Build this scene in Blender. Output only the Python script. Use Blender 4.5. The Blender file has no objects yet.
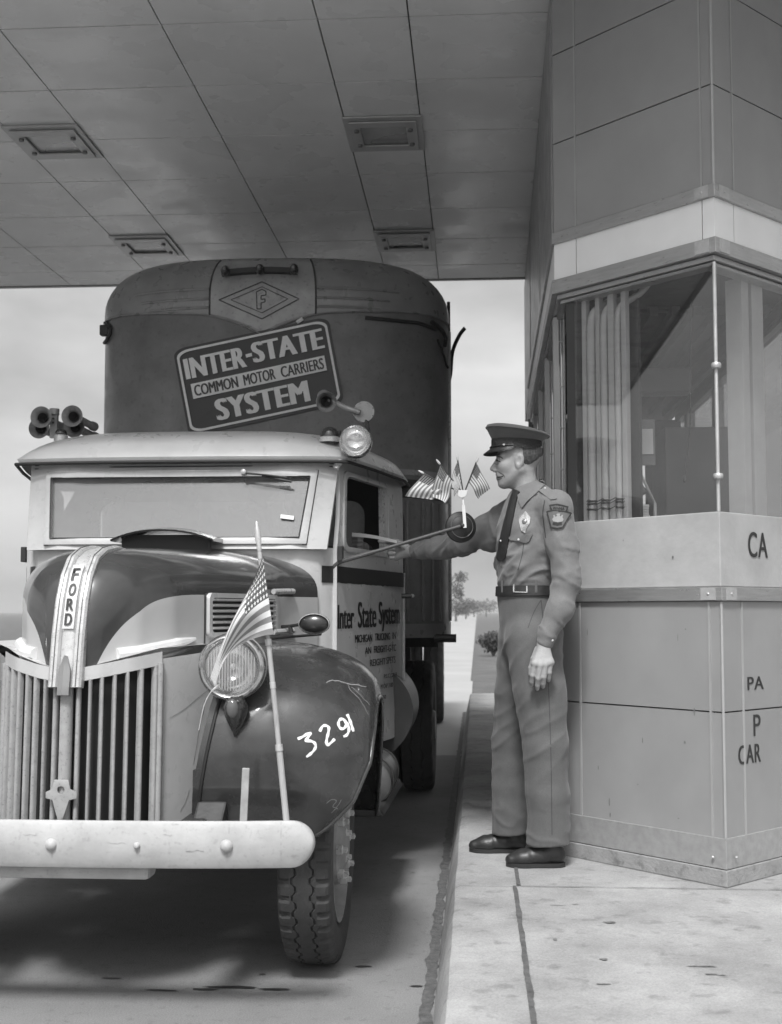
import bpy, bmesh, math, random
import numpy as np
from mathutils import Vector, Matrix, noise
from mathutils.bvhtree import BVHTree

random.seed(7)
R_ = math.radians
SC = bpy.context.scene
COL = SC.collection

# ------------------------------------------------------------------ camera
FPX, PPX, PPY, HC = 1200.0, 400.0, 529.0, 1.32
TILT = math.atan(83 / FPX)
YAW = math.atan(77 * math.cos(TILT) / FPX)
_F0 = Vector((-math.sin(YAW), math.cos(YAW), 0))
CF = _F0 * math.cos(TILT) + Vector((0, 0, math.sin(TILT)))
CR = Vector((math.cos(YAW), math.sin(YAW), 0))
CU = CR.cross(CF)
CPOS = Vector((0, 0, HC))
cam_d = bpy.data.cameras.new('camera')
cam = bpy.data.objects.new('camera', cam_d)
COL.objects.link(cam)
cam_d.sensor_fit = 'VERTICAL'
cam_d.sensor_height = 36.0
cam_d.lens = FPX * 36.0 / 1024
cam_d.shift_x = -(PPX - 391) / 1024
cam_d.shift_y = (PPY - 512) / 1024
cam_d.clip_start = 0.05
cam_d.clip_end = 6000
cam_d.dof.use_dof = True
cam_d.dof.focus_distance = 4.9
cam_d.dof.aperture_fstop = 5.0
cam.matrix_world = Matrix((
    (CR.x, CU.x, -CF.x, 0), (CR.y, CU.y, -CF.y, 0), (CR.z, CU.z, -CF.z, HC), (0, 0, 0, 1)))
SC.camera = cam

# ------------------------------------------------------------------ light
SUN_EL, SUN_AZ = 56, 187          # degrees; azimuth from +Y clockwise: behind the camera, a little left
w = bpy.data.worlds.new("World")
SC.world = w
w.use_nodes = True
nt = w.node_tree
nt.nodes.clear()
out = nt.nodes.new('ShaderNodeOutputWorld')
bg = nt.nodes.new('ShaderNodeBackground')
sky = nt.nodes.new('ShaderNodeTexSky')
sky.sky_type = 'NISHITA'
sky.sun_disc = False
sky.sun_elevation = R_(SUN_EL)
sky.sun_rotation = R_(SUN_AZ)
sky.dust_density = 6.0
bw = nt.nodes.new('ShaderNodeRGBToBW')
tc = nt.nodes.new('ShaderNodeTexCoord')
mp = nt.nodes.new('ShaderNodeMapping')
mp.inputs['Scale'].default_value = (1.0, 1.0, 2.6)
cl = nt.nodes.new('ShaderNodeTexNoise')
cl.inputs['Scale'].default_value = 3.0
cl.inputs['Detail'].default_value = 7
cl.inputs['Roughness'].default_value = 0.52
rmp = nt.nodes.new('ShaderNodeMapRange')
rmp.inputs['From Min'].default_value = 0.38
rmp.inputs['From Max'].default_value = 0.66
rmp.inputs['To Min'].default_value = 2.3
rmp.inputs['To Max'].default_value = 5.6
mul = nt.nodes.new('ShaderNodeMath'); mul.operation = 'MULTIPLY_ADD'
mul.inputs[1].default_value = 1.1
L = nt.links.new
L(tc.outputs['Generated'], mp.inputs['Vector'])
L(mp.outputs['Vector'], cl.inputs['Vector'])
L(cl.outputs['Fac'], rmp.inputs['Value'])
L(sky.outputs['Color'], bw.inputs['Color'])
L(bw.outputs['Val'], mul.inputs[0])
L(rmp.outputs['Result'], mul.inputs[2])
L(mul.outputs['Value'], bg.inputs['Color'])
bg.inputs['Strength'].default_value = 0.080
L(bg.outputs['Background'], out.inputs['Surface'])

sd = bpy.data.lights.new('sun', 'SUN')
sd.energy = 3.1
sd.angle = R_(10)
sd.color = (1, 1, 1)
sun = bpy.data.objects.new('sun', sd)
COL.objects.link(sun)
az = R_(SUN_AZ)
sdir = Vector((math.sin(az) * math.cos(R_(SUN_EL)), math.cos(az) * math.cos(R_(SUN_EL)), math.sin(R_(SUN_EL))))
sun.rotation_euler = sdir.to_track_quat('Z', 'Y').to_euler()
sun.location = sdir * 30

SC.view_settings.view_transform = 'Standard'
SC.view_settings.look = 'None'
SC.view_settings.gamma = 1
SC.view_settings.use_curve_mapping = False
SC.view_settings.exposure = 0.38
SC.cycles.max_bounces = 10
SC.cycles.transparent_max_bounces = 12

# ------------------------------------------------------------------ pixel helpers
def ray(px, py):
    return (CF * FPX + CR * (px - PPX) - CU * (py - PPY)).normalized()
def at(px, py, Y):
    d = ray(px, py)
    return CPOS + d * (Y / d.y)
def atz(px, py, z):
    d = ray(px, py)
    return CPOS + d * ((z - HC) / d.z)

# ------------------------------------------------------------------ materials
MATS = {}
def mat(name, v, rough=0.6, metal=0.0, var=0.12, vscale=6.0, bump=0.0, bscale=150.0, coat=0.0,
        spec=0.5, rvar=0.0, speck=0.0, sspeck=60.0, sheen=0.0, stretch=None, grain=0.0, gscale=260.0):
    if name in MATS:
        return MATS[name]
    m = bpy.data.materials.new(name)
    m.use_nodes = True
    n = m.node_tree.nodes; l = m.node_tree.links.new
    b = n['Principled BSDF']
    b.inputs['Roughness'].default_value = rough
    b.inputs['Metallic'].default_value = metal
    b.inputs['Specular IOR Level'].default_value = spec
    b.inputs['Coat Weight'].default_value = coat
    b.inputs['Coat Roughness'].default_value = 0.08
    b.inputs['Sheen Weight'].default_value = sheen
    c = n.new('ShaderNodeTexCoord')
    vec = c.outputs['Object']
    if stretch:
        mpn = n.new('ShaderNodeMapping'); mpn.inputs['Scale'].default_value = stretch
        l(vec, mpn.inputs['Vector']); vec = mpn.outputs['Vector']
    t = n.new('ShaderNodeTexNoise')
    t.inputs['Scale'].default_value = vscale
    t.inputs['Detail'].default_value = 9
    t.inputs['Roughness'].default_value = 0.62
    l(vec, t.inputs['Vector'])
    r = n.new('ShaderNodeMapRange')
    r.inputs['From Min'].default_value = 0.28
    r.inputs['From Max'].default_value = 0.72
    r.inputs['To Min'].default_value = v * (1 - var)
    r.inputs['To Max'].default_value = v * (1 + var)
    l(t.outputs['Fac'], r.inputs['Value'])
    col = r.outputs['Result']
    if speck:
        s = n.new('ShaderNodeTexNoise'); s.inputs['Scale'].default_value = sspeck
        s.inputs['Detail'].default_value = 3
        l(vec, s.inputs['Vector'])
        s2 = n.new('ShaderNodeMapRange')
        s2.inputs['From Min'].default_value = 0.58; s2.inputs['From Max'].default_value = 0.70
        s2.inputs['To Min'].default_value = 1.0; s2.inputs['To Max'].default_value = 1.0 - speck
        l(s.outputs['Fac'], s2.inputs['Value'])
        mm = n.new('ShaderNodeMath'); mm.operation = 'MULTIPLY'
        l(col, mm.inputs[0]); l(s2.outputs['Result'], mm.inputs[1])
        col = mm.outputs['Value']
    if grain:
        gn = n.new('ShaderNodeTexNoise'); gn.inputs['Scale'].default_value = gscale; gn.inputs['Detail'].default_value = 2
        l(vec, gn.inputs['Vector'])
        g2_ = n.new('ShaderNodeMapRange'); g2_.inputs['From Min'].default_value = .3; g2_.inputs['From Max'].default_value = .7
        g2_.inputs['To Min'].default_value = 1 - grain; g2_.inputs['To Max'].default_value = 1 + grain
        l(gn.outputs['Fac'], g2_.inputs['Value'])
        m3 = n.new('ShaderNodeMath'); m3.operation = 'MULTIPLY'; l(col, m3.inputs[0]); l(g2_.outputs['Result'], m3.inputs[1])
        col = m3.outputs['Value']
    l(col, b.inputs['Base Color'])
    if rvar:
        rr_ = n.new('ShaderNodeMapRange')
        rr_.inputs['From Min'].default_value = 0.3; rr_.inputs['From Max'].default_value = 0.7
        rr_.inputs['To Min'].default_value = max(0.02, rough - rvar); rr_.inputs['To Max'].default_value = min(1, rough + rvar)
        t2 = n.new('ShaderNodeTexNoise'); t2.inputs['Scale'].default_value = vscale * 2.3
        t2.inputs['Detail'].default_value = 6
        l(vec, t2.inputs['Vector']); l(t2.outputs['Fac'], rr_.inputs['Value'])
        l(rr_.outputs['Result'], b.inputs['Roughness'])
    if bump:
        bt = n.new('ShaderNodeTexNoise'); bt.inputs['Scale'].default_value = bscale
        bt.inputs['Detail'].default_value = 5
        l(vec, bt.inputs['Vector'])
        bn = n.new('ShaderNodeBump'); bn.inputs['Strength'].default_value = bump
        bn.inputs['Distance'].default_value = 0.01
        l(bt.outputs['Fac'], bn.inputs['Height']); l(bn.outputs['Normal'], b.inputs['Normal'])
    MATS[name] = m
    return m

def glassy(name, tint=0.9, refl_boost=1.45, rough=0.0, film=0.0, filmv=0.4):
    """thin glass: see-through plus a Fresnel mirror coat, with an optional grey diffuse film"""
    if name in MATS: return MATS[name]
    m = bpy.data.materials.new(name); m.use_nodes = True
    n = m.node_tree.nodes; l = m.node_tree.links.new
    n.clear()
    o = n.new('ShaderNodeOutputMaterial')
    tr = n.new('ShaderNodeBsdfTransparent'); tr.inputs['Color'].default_value = (tint, tint, tint, 1)
    gl = n.new('ShaderNodeBsdfGlossy'); gl.inputs['Roughness'].default_value = rough
    fr = n.new('ShaderNodeFresnel'); fr.inputs['IOR'].default_value = refl_boost
    mx = n.new('ShaderNodeMixShader')
    ge = n.new('ShaderNodeNewGeometry'); io = n.new('ShaderNodeMapRange')     # same index from both sides of the pane
    io.inputs['To Min'].default_value = refl_boost; io.inputs['To Max'].default_value = 1 / refl_boost
    l(ge.outputs['Backfacing'], io.inputs['Value']); l(io.outputs['Result'], fr.inputs['IOR'])
    l(fr.outputs['Fac'], mx.inputs['Fac']); l(tr.outputs['BSDF'], mx.inputs[1]); l(gl.outputs['BSDF'], mx.inputs[2])
    last = mx.outputs['Shader']
    if film:
        df = n.new('ShaderNodeBsdfDiffuse'); df.inputs['Color'].default_value = (filmv, filmv, filmv, 1)
        c = n.new('ShaderNodeTexCoord'); t = n.new('ShaderNodeTexNoise'); t.inputs['Scale'].default_value = 3.5
        t.inputs['Detail'].default_value = 6
        l(c.outputs['Object'], t.inputs['Vector'])
        r = n.new('ShaderNodeMapRange'); r.inputs['From Min'].default_value = .3; r.inputs['From Max'].default_value = .7
        r.inputs['To Min'].default_value = film * .6; r.inputs['To Max'].default_value = film * 1.4
        l(t.outputs['Fac'], r.inputs['Value'])
        m2 = n.new('ShaderNodeMixShader')
        l(r.outputs['Result'], m2.inputs['Fac']); l(last, m2.inputs[1]); l(df.outputs['BSDF'], m2.inputs[2])
        last = m2.outputs['Shader']
    l(last, o.inputs['Surface'])
    MATS[name] = m
    return m

# ------------------------------------------------------------------ mesh builder
def V(*a): return Vector(a)
class G:
    def __init__(s): s.v = []; s.f = []; s.mi = []
    def add(s, vs, fs, mi=0):
        o = len(s.v)
        s.v += [tuple(p) for p in vs]
        for q in fs:
            s.f.append(tuple(i + o for i in q)); s.mi.append(mi)
        return s
    def box(s, x0, x1, y0, y1, z0, z1, mi=0):
        vs = [(x, y, z) for z in (z0, z1) for y in (y0, y1) for x in (x0, x1)]
        return s.add(vs, [(0, 2, 3, 1), (4, 5, 7, 6), (0, 1, 5, 4), (2, 6, 7, 3), (0, 4, 6, 2), (1, 3, 7, 5)], mi)
    def obox(s, c, a, b, d, mi=0):
        c, a, b, d = Vector(c), Vector(a), Vector(b), Vector(d)
        if a.cross(b).dot(d) < 0: a = -a
        vs = [c + a * i + b * j + d * k for k in (-1, 1) for j in (-1, 1) for i in (-1, 1)]
        return s.add(vs, [(0, 2, 3, 1), (4, 5, 7, 6), (0, 1, 5, 4), (2, 6, 7, 3), (0, 4, 6, 2), (1, 3, 7, 5)], mi)
    def bar(s, p, q, wd, th, up=(0, 0, 1), mi=0):
        p, q = Vector(p), Vector(q); d = (q - p); ln = d.length; d = d / ln
        sd_ = d.cross(Vector(up)).normalized(); u = sd_.cross(d)
        return s.obox((p + q) / 2, d * (ln / 2), sd_ * (wd / 2), u * (th / 2), mi)
    def loft(s, rings, closed=True, ca=False, cb=False, mi=0, flip=False):
        n = len(rings[0]); vs = [p for r in rings for p in r]; fs = []
        for i in range(len(rings) - 1):
            for j in range(n if closed else n - 1):
                k = (j + 1) % n
                q = (i * n + j, i * n + k, (i + 1) * n + k, (i + 1) * n + j)
                fs.append(q[::-1] if flip else q)
        if ca: fs.append(tuple(range(n)) if flip else tuple(range(n))[::-1])
        if cb:
            b = (len(rings) - 1) * n
            q = tuple(b + i for i in range(n)); fs.append(q[::-1] if flip else q)
        return s.add(vs, fs, mi)
    def tube(s, pts, r, n=10, cap=True, mi=0, sx=1.0):
        pts = [Vector(p) for p in pts]
        rs = r if isinstance(r, (list, tuple)) else [r] * len(pts)
        rings = []; up = None
        for i, p in enumerate(pts):
            d = (pts[min(i + 1, len(pts) - 1)] - pts[max(i - 1, 0)]).normalized()
            if up is None:
                up = d.orthogonal().normalized()
                if abs(d.z) < .8: up = (Vector((0, 0, 1)) - d * d.z).normalized()
            up = (up - d * up.dot(d)).normalized()
            sd_ = d.cross(up)
            rings.append([p + (sd_ * math.cos(2 * math.pi * k / n) * sx + up * math.sin(2 * math.pi * k / n)) * rs[i] for k in range(n)])
        return s.loft(rings, True, cap, cap, mi)
    def lathe(s, prof, c, ax, n=32, mi=0, ref=None):
        c, ax = Vector(c), Vector(ax).normalized()
        a = ax.orthogonal().normalized() if ref is None else Vector(ref)
        b = ax.cross(a)
        rings = [[c + ax * h + (a * math.cos(2 * math.pi * k / n) + b * math.sin(2 * math.pi * k / n)) * max(r, 1e-4) for k in range(n)] for r, h in prof]
        return s.loft(rings, True, prof[0][0] < 1e-3, prof[-1][0] < 1e-3, mi)
    def ball(s, c, r, n=16, mi=0):
        rx, ry, rz = r if isinstance(r, (tuple, list)) else (r, r, r)
        rings = []
        for i in range(n // 2 + 1):
            t = -math.pi / 2 + math.pi * i / (n // 2)
            cr = max(math.cos(t), 1e-3)
            rings.append([(c[0] + rx * cr * math.cos(2 * math.pi * k / n), c[1] + ry * cr * math.sin(2 * math.pi * k / n), c[2] + rz * math.sin(t)) for k in range(n)])
        return s.loft(rings, True, True, True, mi)
    def grid(s, fn, nu, nv, mi=0, flip=False):
        vs = [fn(i / nu, j / nv) for j in range(nv + 1) for i in range(nu + 1)]
        fs = []
        for j in range(nv):
            for i in range(nu):
                q = (j * (nu + 1) + i, j * (nu + 1) + i + 1, (j + 1) * (nu + 1) + i + 1, (j + 1) * (nu + 1) + i)
                fs.append(q[::-1] if flip else q)
        return s.add(vs, fs, mi)
    def plate(s, outer, holes, fn, th, mi=0, cuts=0):
        """flat sheet with holes: outer/holes are 2-D loops, fn(a,b,d) maps to space, d in (0, th)"""
        bm = bmesh.new(); es = []
        for lp in [outer] + list(holes):
            vv = [bm.verts.new((p[0], p[1], 0)) for p in lp]
            for i in range(len(vv)): es.append(bm.edges.new((vv[i], vv[(i + 1) % len(vv)])))
        bmesh.ops.triangle_fill(bm, use_beauty=True, use_dissolve=False, edges=es)
        if cuts:
            bmesh.ops.subdivide_edges(bm, edges=bm.edges[:], cuts=cuts, use_grid_fill=True)
            bmesh.ops.triangulate(bm, faces=bm.faces[:])
        bm.verts.index_update()
        p2 = [(v.co.x, v.co.y) for v in bm.verts]
        fs = []
        for f in bm.faces:
            q = [v.index for v in f.verts]
            if f.normal.z < 0: q = q[::-1]
            fs.append(tuple(q))
        n = len(p2)
        bedges = []
        for e in bm.edges:
            if len(e.link_faces) == 1:
                f = e.link_faces[0]; q = [v.index for v in f.verts]
                if f.normal.z < 0: q = q[::-1]
                a, b = e.verts[0].index, e.verts[1].index
                ia = q.index(a)
                if q[(ia + 1) % len(q)] != b: a, b = b, a
                bedges.append((a, b))
        bm.free()
        vs = [fn(a, b, th) for a, b in p2] + [fn(a, b, 0) for a, b in p2]
        ff = fs + [tuple(i + n for i in q[::-1]) for q in fs] + [(b, a, a + n, b + n) for a, b in bedges]
        return s.add(vs, ff, mi)

ROOT = {}
def obj(name, g, m, parent=None, smooth=35, bevel=0.0, off=None, fixn=False):
    me = bpy.data.meshes.new(name)
    o0 = Vector((0, 0, 0))
    if parent is not None: o0 = ROOT[parent.name]
    if off is not None: o0 = Vector(off)
    vs = [(p[0] - o0.x, p[1] - o0.y, p[2] - o0.z) for p in g.v]
    me.from_pydata(vs, [], g.f)
    ms = m if isinstance(m, (list, tuple)) else [m]
    for q in ms: me.materials.append(q)
    if len(ms) > 1: me.polygons.foreach_set('material_index', g.mi)
    if bevel or fixn:
        bm = bmesh.new(); bm.from_mesh(me)
        if fixn: bmesh.ops.recalc_face_normals(bm, faces=bm.faces[:])
        if bevel:
            bmesh.ops.remove_doubles(bm, verts=bm.verts[:], dist=1e-5)
            es = [e for e in bm.edges if len(e.link_faces) == 2 and e.calc_face_angle(0) > R_(35)]
            bmesh.ops.bevel(bm, geom=es, offset=bevel, segments=2, profile=.6, affect='EDGES', clamp_overlap=True)
        bm.to_mesh(me); bm.free()
    me.update()
    if smooth:
        me.shade_smooth()
        me.set_sharp_from_angle(angle=R_(smooth))
    o = bpy.data.objects.new(name, me)
    COL.objects.link(o)
    if parent is not None: o.parent = parent
    ROOT[o.name] = o0
    return o
def tag(o, label, cat, group=None, kind=None):
    if label: o['label'] = label
    if cat: o['category'] = cat
    if group: o['group'] = group
    if kind: o['kind'] = kind
    return o
def thing(name, label, cat, loc, group=None, org=None):
    o = bpy.data.objects.new(name, None)
    o.empty_display_size = .2
    COL.objects.link(o)
    o.location = loc
    ROOT[o.name] = Vector(org if org is not None else loc)
    return tag(o, label, cat, group)
def struct(name, g, m, smooth=35, bevel=0, **k):
    o = obj(name, g, m, None, smooth, bevel, **k); o['kind'] = 'structure'; return o

def rrect(x0, x1, y0, y1, r, n=5):
    pts = []
    for cx, cy, a0 in ((x1 - r, y0 + r, -90), (x1 - r, y1 - r, 0), (x0 + r, y1 - r, 90), (x0 + r, y0 + r, 180)):
        for i in range(n + 1):
            a = R_(a0 + 90 * i / n); pts.append((cx + r * math.cos(a), cy + r * math.sin(a)))
    return pts
def interp(t, xs, ys):
    return float(np.interp(t, xs, ys))
def cat_interp(arr, t):
    """Catmull-Rom through rows of arr, t in 0..1"""
    n = len(arr) - 1; x = min(max(t, 0), 1) * n; i = min(int(x), n - 1); f = x - i
    p = [np.array(arr[min(max(i + k, 0), n)], float) for k in (-1, 0, 1, 2)]
    return .5 * ((2 * p[1]) + (-p[0] + p[2]) * f + (2 * p[0] - 5 * p[1] + 4 * p[2] - p[3]) * f * f + (-p[0] + 3 * p[1] - 3 * p[2] + p[3]) * f ** 3)
def bez(p, t):
    a, b, c, d = [Vector(q) for q in p]; s = 1 - t
    return a * s ** 3 + b * 3 * s * s * t + c * 3 * s * t * t + d * t ** 3
def smoothpath(pts, n=8):
    out_ = []
    for i in range(len(pts) * n - n + 1):
        out_.append(Vector(cat_interp(pts, i / ((len(pts) - 1) * n))))
    return out_

# text as 2-D triangles (x right, y up), letter height about 1
TXT = {}
def text2d(s, spacing=1.0):
    k = (s, spacing)
    if k in TXT: return TXT[k]
    cu = bpy.data.curves.new('t', 'FONT'); cu.body = s; cu.resolution_u = 4
    cu.space_character = spacing
    o = bpy.data.objects.new('t', cu); COL.objects.link(o)
    dg = bpy.context.evaluated_depsgraph_get()
    me = bpy.data.meshes.new_from_object(o.evaluated_get(dg))
    bm = bmesh.new(); bm.from_mesh(me); bmesh.ops.triangulate(bm, faces=bm.faces[:])
    bmesh.ops.remove_doubles(bm, verts=bm.verts[:], dist=1e-5)
    bm.verts.index_update()
    vs = np.array([(v.co.x, v.co.y) for v in bm.verts]); fs = [tuple(v.index for v in f.verts) for f in bm.faces]
    bm.free(); bpy.data.objects.remove(o); bpy.data.meshes.remove(me)
    lo, hi = vs.min(0), vs.max(0)
    vs = (vs - lo) / (hi - lo)                  # unit box
    TXT[k] = (vs, fs)
    return TXT[k]
def put_text(g, s, fn, spacing=1.0, mi=0, bold=0.0):
    vs, fs = text2d(s, spacing)
    shifts = [0.0] if not bold else [-bold, 0.0, bold]
    for k, b in enumerate(shifts):
        pv = [fn(a + b, c, k) for a, c in vs]
        g.add(pv, fs, mi)
    return g
def bvh_of(o):
    M = o.matrix_world
    p = o.parent
    off = ROOT[o.name]
    me = o.data
    return BVHTree.FromPolygons([tuple(Vector(v.co) + off) for v in me.vertices], [tuple(f.vertices) for f in me.polygons])
def cast(bvh, px, py):
    d = ray(px, py)
    h = bvh.ray_cast(CPOS, d)
    if h[0] is None: return None
    n = h[1]
    if n.dot(d) > 0: n = -n
    return h[0], n
def stroke_on(g, bvh, pts, width, off=.002, th=0.0, mi=0, shift=Vector((0, 0, 0))):
    """painted stroke laid on a surface; pts in picture units, width number or list"""
    n = len(pts); ws = width if isinstance(width, (list, tuple)) else [width] * n
    rows = []
    for i in range(n):
        a = np.array(pts[max(i - 1, 0)], float); b = np.array(pts[min(i + 1, n - 1)], float)
        d = b - a; d /= max(np.hypot(*d), 1e-6); nn = np.array((-d[1], d[0]))
        row = []
        for k in (-.5, -.17, .17, .5):
            q = np.array(pts[i]) + nn * ws[i] * k
            h = cast(bvh, q[0], q[1])
            if h is None: row = None; break
            row.append((h[0] + shift, h[1]))
        if row: rows.append(row)
    if len(rows) < 2: return g
    if th:
        rings = []
        for row in rows:
            rings.append([p + nr * (off + th * e) for (p, nr), e in zip(row, (.4, 1, 1, .4))] + [p + nr * (-.004) for p, nr in row[::-1]])
        g.loft(rings, True, True, True, mi)
    else:
        g.loft([[p + nr * off for p, nr in row] for row in rows], False, False, False, mi)
    return g
def poly_on(g, bvh, outer, holes=(), off=.002, mi=0, cuts=1, th=.001):
    def fn(a, b, d):
        h = cast(bvh, a, b)
        if h is None: return at(a, b, 5.2)
        return h[0] + h[1] * (off + d - th)
    # picture y runs down: mirror so that the sheet faces the viewer
    return g.plate([(p[0], p[1]) for p in outer], [[(p[0], p[1]) for p in h] for h in holes], fn, th, mi, cuts)

# ================================================================== SETTING
KERB = 0.25
CONC = mat('island_concrete', .285, .9, var=.30, vscale=3.0, bump=.35, bscale=90, speck=.25, sspeck=14, grain=.12, gscale=170)
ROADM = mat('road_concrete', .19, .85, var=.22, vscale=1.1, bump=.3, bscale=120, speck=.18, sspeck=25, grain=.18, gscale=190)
ROADFAR = mat('road_concrete_painted_sun', .34, .85, var=.12, vscale=.6, bump=.2, bscale=80)  # same concrete made paler: sunlight beyond the canopy put into the colour
GRASS = mat('verge_grass', .10, .95, var=.35, vscale=1.5, bump=.8, bscale=40)
TAR = mat('tar', .095, .7, var=.4, vscale=30, bump=.5, bscale=120)

g = G().box(-4000, 4000, -400, 5000, -.6, -.03)
struct('ground', g, GRASS, smooth=0)
kb, kt = atz(434.5, 1008, 0), atz(450, 1006, KERB)
XB, XT = kb.x, kt.x
# road: one sheet with expansion joints across it
g = G()
ys = [-40, -30, -20, -10, -4, 2.05, 11.2]
for a, b in zip(ys[:-1], ys[1:]):
    g.box(-7.5, -3.905, a, b - .012, -.2, 0)
    g.box(-3.893, XB + .06, a, b - .012, -.2, 0)
struct('road', g, ROADM, smooth=0)
g = G()
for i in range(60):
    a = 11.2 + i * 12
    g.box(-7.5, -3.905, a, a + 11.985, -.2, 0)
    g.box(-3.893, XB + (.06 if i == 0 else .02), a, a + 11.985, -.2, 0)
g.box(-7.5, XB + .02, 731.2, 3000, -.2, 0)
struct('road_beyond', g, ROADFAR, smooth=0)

# toll island with its battered kerb, cut into slabs by open joints
def islab(g, y0, y1, x0=None, x1=3.4):
    pr = [(XB, 0), (XB + .012, .06), (XT - .022, KERB - .03), (XT - .01, KERB - .008), (XT + .012, KERB), (x1, KERB), (x1, -.1), (XB, -.1)]
    n = max(2, int((y1 - y0) / .12))
    rings = []
    for i in range(n + 1):
        y = y0 + (y1 - y0) * i / n
        q = noise.noise(Vector((y * 2.3, 1.7, 0))) * .004 + noise.noise(Vector((y * 9, 4.7, 0))) * .003
        rings.append([(x + (q if k < 5 else 0), y, z + (q * .5 if 1 < k < 5 else 0)) for k, (x, z) in enumerate(pr)])
    g.loft(rings, True, True, True)
g = G()
cuts = [-12, -6, 0, 4.800, 9.25, 12.6, 16]
for a, b in zip(cuts[:-1], cuts[1:]): islab(g, a, b - .008)
struct('toll_island', g, CONC, smooth=30, fixn=True)

def ragged(g, x0, x1, y0, y1, z, amp, step=.03, along='y', seed=0):
    n = int((y1 - y0) / step); L_, Rr = [], []
    for i in range(n + 1):
        t = y0 + (y1 - y0) * i / n
        a = noise.noise(Vector((t * 7, seed, 0))) * amp + noise.noise(Vector((t * 25, seed, 3))) * amp * .5
        b = noise.noise(Vector((t * 7, seed + 9, 0))) * amp + noise.noise(Vector((t * 25, seed + 9, 3))) * amp * .5
        if along == 'y': L_.append((x0 + a, t, z)); Rr.append((x1 + b, t, z))
        else: L_.append((t, x0 + a, z)); Rr.append((t, x1 + b, z))
    g.loft([L_, Rr], False, False, False, flip=(along == 'y'))
g = G()
ragged(g, XB - .045, XB - .004, 1.5, 16, .004, .015, step=.02, seed=2)
ragged(g, .135, .152, 2.0, 4.79, KERB + .004, .006, seed=5)
ragged(g, .150, .165, 4.81, 9.2, KERB + .004, .005, seed=15)
ragged(g, 4.790, 4.796, .14, 3.3, KERB + .003, .003, along='x', seed=25)
struct('tar_seam', g, TAR, smooth=0)
# wet and oily patches on the road and scuffs on the island
g = G()
def blot(cx, cy, rx, ry, z, seed, n=26):
    pts = []
    for k in range(n):
        a = 2 * math.pi * k / n
        r = 1 + .45 * noise.noise(Vector((math.cos(a) * 1.6, math.sin(a) * 1.6, seed))) + .3 * noise.noise(Vector((math.cos(a) * 5, math.sin(a) * 5, seed)))
        pts.append((cx + rx * r * math.cos(a), cy + ry * r * math.sin(a), z))
    g.add([(cx, cy, z)] + pts, [(0, 1 + k, 1 + (k + 1) % n) for k in range(n)])
for i, (px, py, rx, ry) in enumerate([(235, 988, .10, .012), (205, 990, .05, .010), (275, 990, .06, .010), (160, 991, .05, .008), (112, 979, .035, .008),
                                      (363, 967, .028, .012), (262, 975, .014, .006), (105, 966, .02, .004), (130, 964, .03, .004), (155, 962, .015, .003),
                                      (380, 900, .012, .006), (376, 898, .008, .003), (413, 873, .01, .005), (416, 987, .025, .008), (381, 921, .004, .003), (352, 928, .004, .003)]):
    q = atz(px, py, 0); blot(q.x, q.y, rx, ry, .0035, i * 3.1)
struct('oil_stain', g, mat('oil', .035, .45, var=.4, vscale=40), smooth=0)
g = G()
for i, (px, py, rx, ry) in enumerate([(610, 923, .022, .012), (604, 960, .012, .010), (711, 975, .02, .005), (722, 976, .016, .004), (700, 967, .05, .006),
                                      (555, 940, .008, .012), (558, 906, .03, .003), (603, 985, .02, .006), (575, 905, .012, .004)]):
    q = atz(px, py, KERB); blot(q.x, q.y, rx, ry, KERB + .0035, 50 + i * 3.1)
struct('pavement_scuff', g, mat('scuff', .17, .9, var=.5, vscale=60, speck=.4, sspeck=90), smooth=0)

# ================================================================== TOLL BOOTH
PANEL = mat('booth_enamel', .255, .38, var=.08, vscale=3.5, bump=.06, bscale=8, rvar=.1)
PANELU = mat('booth_enamel_upper', .28, .38, var=.08, vscale=3.0, bump=.06, bscale=7, rvar=.1)
WHITEB = mat('white_enamel', .78, .4, var=.05, vscale=5, bump=.03, bscale=20)
COUNTER = mat('worn_pale_paint', .36, .55, var=.14, vscale=6, bump=.1, bscale=40, rvar=.1)
STEEL = mat('brushed_steel', .42, .38, metal=.75, var=.12, vscale=9, bump=.05, bscale=200, rvar=.12, stretch=(1, 1, 8))
STEELP = mat('galvanised_steel', .46, .5, metal=.45, var=.15, vscale=25, bump=.1, bscale=150)
STRIPM = mat('pale_strip_metal', .36, .45, metal=.2, var=.08)
DARKCORD = mat('dark_cord_rubber', .03, .8)  # dark colour of the pull cord
PLINTH = mat('plinth_concrete', .26, .9, var=.2, vscale=9, bump=.3, bscale=80, speck=.3, sspeck=25)
LETTER = mat('sign_black', .025, .5)
GLASS = glassy('booth_glass', .93, 1.75, film=.02, filmv=.4)
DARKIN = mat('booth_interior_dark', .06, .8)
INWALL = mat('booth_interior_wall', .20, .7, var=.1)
POST = mat('pale_post', .46, .45, var=.08, vscale=10, bump=.05)

Nn = Vector((.965, 4.83)); q_ = .605
Lc = Vector((Nn.x - q_, Nn.y + q_)); Rc = Vector((Nn.x + q_, Nn.y + q_))
YB, YT = 9.0, 10.9
Bk = Vector((.395, YB)); Tk = Vector((.445, YT))
CZ = 4.30
booth = thing('toll_booth', 'grey panelled toll booth with glazed corner, on the concrete island behind the officer', 'toll booth', (.97, 6.9, KERB))

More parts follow.
